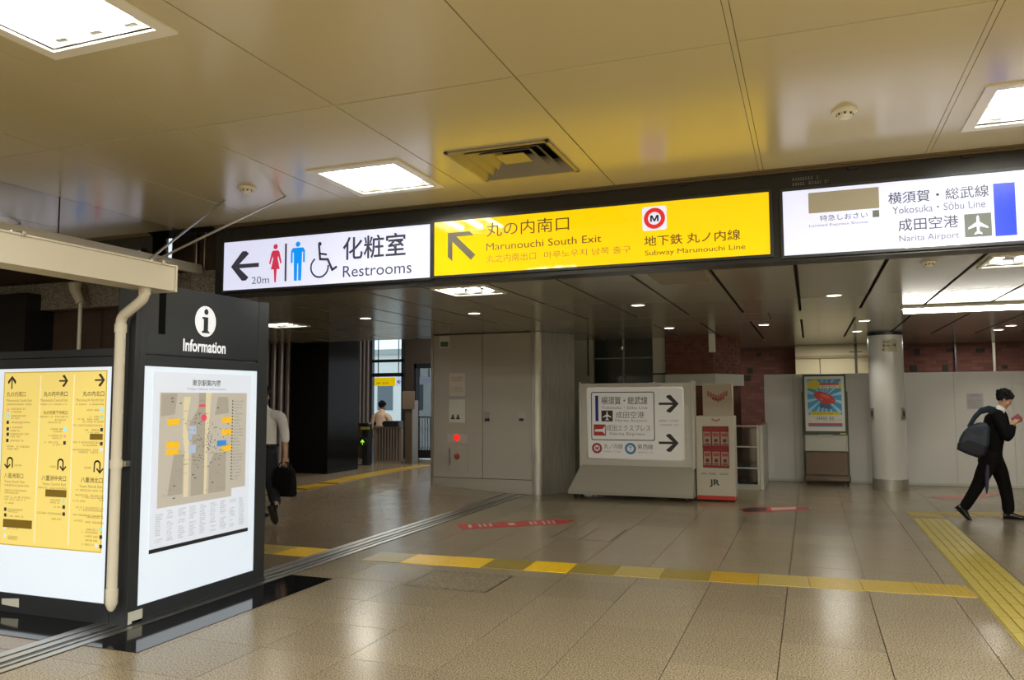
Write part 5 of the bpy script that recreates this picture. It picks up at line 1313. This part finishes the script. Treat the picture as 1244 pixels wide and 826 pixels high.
limb(jk, [K(1203, 562), K(1204, 545), K(1207, 524), K(1209.5, 510), K(1211, 503)], [(.145, .185), (.130, .175), (.138, .175), (.128, .20), (.085, .13)], 20, ref=(1, 0, 0))
limb(jk, [K(1212, 505, -.12), shN, K(1218, 519, -.20), elN, K(1228.2, 519, -.15)], [.085, .082, .070, .062, .044])
limb(jk, [K(1213, 505, .12), shF, K(1221, 519, .19), elF, K(1230, 518, .06)], [.085, .078, .066, .060, .044])
fuse(jk, 'jacket', m_suit, man, .009, 4)
sc = MB(); limb(sc, [K(1213, 501), K(1215.5, 496.5)], [.066, .060]); fuse(sc, 'shirt_collar', m_shirt, man, .006, 2)
tr = MB()
limb(tr, [K(1204, 548), K(1204.5, 558)], [(.125, .165), (.12, .16)], 18, ref=(1, 0, 0))
limb(tr, [hN, K(1196, 572, -.10), knT, K(1180, 603, -.11), K(1172.5, 614.5, -.12)], [.105, .098, .078, .070, .066])
limb(tr, [hF, K(1214, 571, .10), knL, K(1224, 607, .10), K(1225, 619, .10)], [.105, .098, .080, .074, .072])
fuse(tr, 'trousers', m_suit, man, .009, 4)
shoe('shoe', man, Vector(K(1172, 618.5, -.12)) + Vector((0, 0, .02)), (1, 0, 0), math.radians(48))
a_ = Vector(K(1226, 620, .10)); a_.z = .092; shoe('shoe', man, a_, (1, -.05, 0), math.radians(0))
# phone
t = MB().box(-.030, .030, -.005, .005, -.056, .056, Matrix.Translation(Vector(K(1234.5, 507.5, -.06)) + Vector((ox, 12.0, 0))) @ Matrix.Rotation(math.radians(50), 4, 'Y') @ Matrix.Rotation(math.radians(-15), 4, 'Z'), b=.004).build('smartphone', mat('phone_case', (.28, .04, .07), .3))
tag(t, 'red-backed smartphone held up in the walking man\'s hands', 'smartphone')
# bag
bag = empty('shoulder_bag', (1.95, 11.75, .8), label='navy shoulder bag slung behind the walking man in the suit', cat='bag')
def KB(px_, py_, y=0): y -= .10; u, v = on_y(px_, py_, 12.0 + y); return (u - 1.95, 12 + y - 11.75, v - .8)
bg = MB()
ys_ = (-.32, -.285, -.20, -.115, -.09)
out = [(1163, 545), (1165, 533), (1170, 524), (1178, 517), (1188, 513), (1198, 513), (1203, 520), (1202, 538), (1196, 553), (1188, 555), (1176, 551)]
cxp, cyp = 1184, 535
rings = []
for y_, sc_ in zip(ys_, (.82, .96, 1.0, .96, .82)): rings.append([KB(cxp + (a - cxp) * sc_, cyp + (b - cyp) * sc_, y_) for a, b in out])
bg.loft(rings); fuse(bg, 'pouch', m_navy, bag, .012, 5)
lo = MB(); rings = []
low = [(1162.6, 546), (1163.6, 538), (1175, 531), (1190, 536), (1201, 541), (1196, 554), (1188, 556), (1176, 552)]
for y_, sc_ in zip((-.325, -.29, -.2, -.11, -.085), (.86, .98, 1.02, .98, .86)): rings.append([KB(cxp + (a - cxp) * sc_, 544 + (b - 544) * sc_, y_) for a, b in low])
lo.loft(rings); fuse(lo, 'lower_panel', mat('dark_navy', (.010, .013, .024), .7), bag, .012, 4)
st = MB(); st.tube([KB(1177, 519, -.26), KB(1184, 507, -.27), KB(1191, 499.5, -.24), KB(1200, 497, -.18), KB(1208, 499, -.1)], [(.04, .012), (.045, .012), (.05, .012), (.05, .014), (.05, .014)], 10); st.build('strap', m_navy, bag, True)
# umbrella hanging from bag
t = empty('folded_umbrella', Vector(K(1199.5, 560, -.24)) + Vector((ox, 12.0, 0)), label='slim folded blue umbrella hanging beside the walking man\'s legs', cat='umbrella')
MB().tube([(0, 0, -.05), (-.01, 0, -.16), (-.02, 0, -.34), (-.025, 0, -.42)], [.016, .028, .02, .006], 10).build('canopy', mat('umbrella_blue', (.03, .03, .07), .6), t, True)
MB().tube([(-.025, 0, -.41), (-.028, 0, -.47)], .004, 8).build('tip', m_alu, t, True)

# --- man in a white shirt, seen from behind, left; walking away (+Y)
m2y = 8.6
u_, _ = on_y(322, 560, m2y); m2 = empty('person', (u_, m2y, 0), label='man in a white shirt seen from behind, half hidden by the information pillar', cat='person')
def N_(px_, py_, y=0): a, b = on_y(px_, py_, m2y + y); return (a - u_, y, b)
body = MB(); hc = N_(319.5, 480)
Mh, hs = head(body, hc, (-.1, .97, -.12), (0, .12, 1), 1.0)
limb(body, [N_(320, 490), N_(320, 500)], [.052, .06]); limb(body, [N_(321, 545), N_(321, 520), N_(320, 502)], [(.13, .09), (.12, .09), (.15, .09)], ref=(1, 0, 0))
sR, eR, wR = N_(341.5, 508), N_(345.5, 532, -.02), N_(346.5, 555, -.06)
sL, eL, wL = N_(301, 508), N_(297, 532, .05), N_(297, 552, .15)
limb(body, [sR, eR, wR], [.045, .038, .027]); limb(body, [sL, eL, wL], [.045, .038, .027])
hand(body, wR, (-.05, .05, -1), (1, -.3, 0), (.0, 1, 0), .9); hand(body, wL, (0, .2, -1), (-1, 0, 0), (0, 1, 0), .5)
hR, hL = N_(327, 550), N_(313, 550)
kR, aR = N_(330, 588, .03), N_(335.5, 613, -.26)
kL, aL = N_(314, 590, .22), N_(316, 622, .30)
limb(body, [hR, kR, aR], [.075, .05, .036]); limb(body, [hL, kL, aL], [.075, .05, .036])
fuse(body, 'body', m_skin, m2, .0065, 2); hair('hair', Mh, hs, m_hair, m2)
sh = MB()
limb(sh, [N_(321, 541), N_(321, 528), N_(320.5, 514), N_(320.5, 503), N_(320, 497)], [(.175, .12), (.175, .12), (.19, .12), (.185, .105), (.09, .08)], 20, ref=(1, 0, 0))
limb(sh, [N_(334, 504), sR, N_(345, 522, -.01), N_(346.5, 534, -.02)], [.072, .068, .060, .054]); limb(sh, [N_(306, 504), sL, eL], [.075, .078, .062])
fuse(sh, 'shirt', m_shirt, m2, .009, 3)
tr = MB(); limb(tr, [N_(321, 538), N_(320.5, 552)], [(.178, .122), (.17, .13)], 18, ref=(1, 0, 0))
limb(tr, [hR, N_(329, 570, .02), kR, N_(333, 602, -.14), N_(334.8, 609, -.21)], [.105, .10, .082, .075, .07]); limb(tr, [hL, kL, N_(316, 619, .29)], [.105, .082, .075])
fuse(tr, 'trousers', m_trou, m2, .009, 4)
MB().box(-.15, .15, -.128, .10, N_(321, 541)[2] - .02, N_(321, 541)[2] + .018, b=.01).build('belt', m_shoe, m2)
shoe('shoe', m2, Vector(N_(335.5, 614, -.27)) + Vector((0, -.02, -.02)), (0, 1, 0), math.radians(62)); a_ = Vector(aL); a_.z = .09; shoe('shoe', m2, a_, (0, 1, 0))
# briefcase
u2, v2 = on_y(346, 566, m2y - .06)
t = empty('briefcase', (u2, m2y - .06, v2), label='soft black bag carried in the right hand of the man in the white shirt', cat='bag')
bgm = MB(); rings = []
for k, (z, w_, d_) in enumerate(((-.02, .11, .03), (-.06, .15, .045), (-.2, .17, .06), (-.36, .175, .065), (-.385, .16, .05))):
    rings.append([(w_ * math.copysign(abs(math.cos(a)) ** .5, math.cos(a)) , d_ * math.copysign(abs(math.sin(a)) ** .7, math.sin(a)) , z) for a in [2 * PI * j / 20 for j in range(20)]])
bgm.loft(rings); bgm.build('body', m_suit, t, True)
for y_ in (-.035, .035): MB().tube([(-.09, y_, -.05), (-.06, y_ * .6, .035), (0, y_ * .3, .06), (.06, y_ * .6, .035), (.09, y_, -.05)], .008, 8).build('handle', m_shoe, t, True)

# --- ticket attendant
ya = 16.9; ua, _ = on_y(463, 520, ya)
at = empty('person', (ua, ya, zf), label='ticket gate attendant in a salmon shirt seen from behind at the far window', cat='person')
def A_(px_, py_, y=0): a, b = on_y(px_, py_, ya + y); return (a - ua, y, b - zf)
body = MB(); hc = A_(464.5, 493.5)
Mh, hs = head(body, hc, (.3, .95, -.15), (0, .1, 1), .95)
limb(body, [A_(464, 499), A_(463, 505)], [.05, .06]); limb(body, [A_(463, 545), A_(463, 525), A_(463, 507)], [(.13, .09), (.12, .09), (.14, .09)], ref=(1, 0, 0))
e1, w1, e2, w2 = A_(452, 520), A_(452, 530, .15), A_(475, 518), A_(478, 528, .18)
limb(body, [A_(454.5, 508), e1, w1], [.045, .038, .027]); limb(body, [A_(472.5, 508), e2, w2], [.045, .038, .027])
hand(body, w1, (.1, .9, -.2), (0, 0, 1), (1, 0, 0)); hand(body, w2, (-.1, .9, -.2), (0, 0, 1), (-1, 0, 0))
for dx in (-.09, .09):
    limb(body, [(dx, 0, .86), (dx, .02, .47), (dx, 0, .10)], [.075, .05, .035])
fuse(body, 'body', m_skin, at, .008, 2); hair('hair', Mh, hs, m_hair, at)
sh = MB(); limb(sh, [A_(463, 538), A_(463, 520), A_(463, 506), A_(464, 499)], [(.16, .115), (.17, .115), (.175, .10), (.07, .065)], 18, ref=(1, 0, 0))
limb(sh, [A_(457, 505), A_(454.5, 508), e1], [.07, .07, .058]); limb(sh, [A_(469, 505), A_(472.5, 508), e2], [.07, .07, .058]); fuse(sh, 'shirt', m_pink, at, .01, 3)
tr = MB()
for dx in (-.09, .09): limb(tr, [(dx, 0, .90), (dx, .02, .47), (dx, 0, .11)], [.10, .078, .07])
fuse(tr, 'trousers', m_trou, at, .01, 3)
for dx in (-.09, .09): shoe('shoe', at, Vector((dx, 0, .092)), (0, 1, 0))
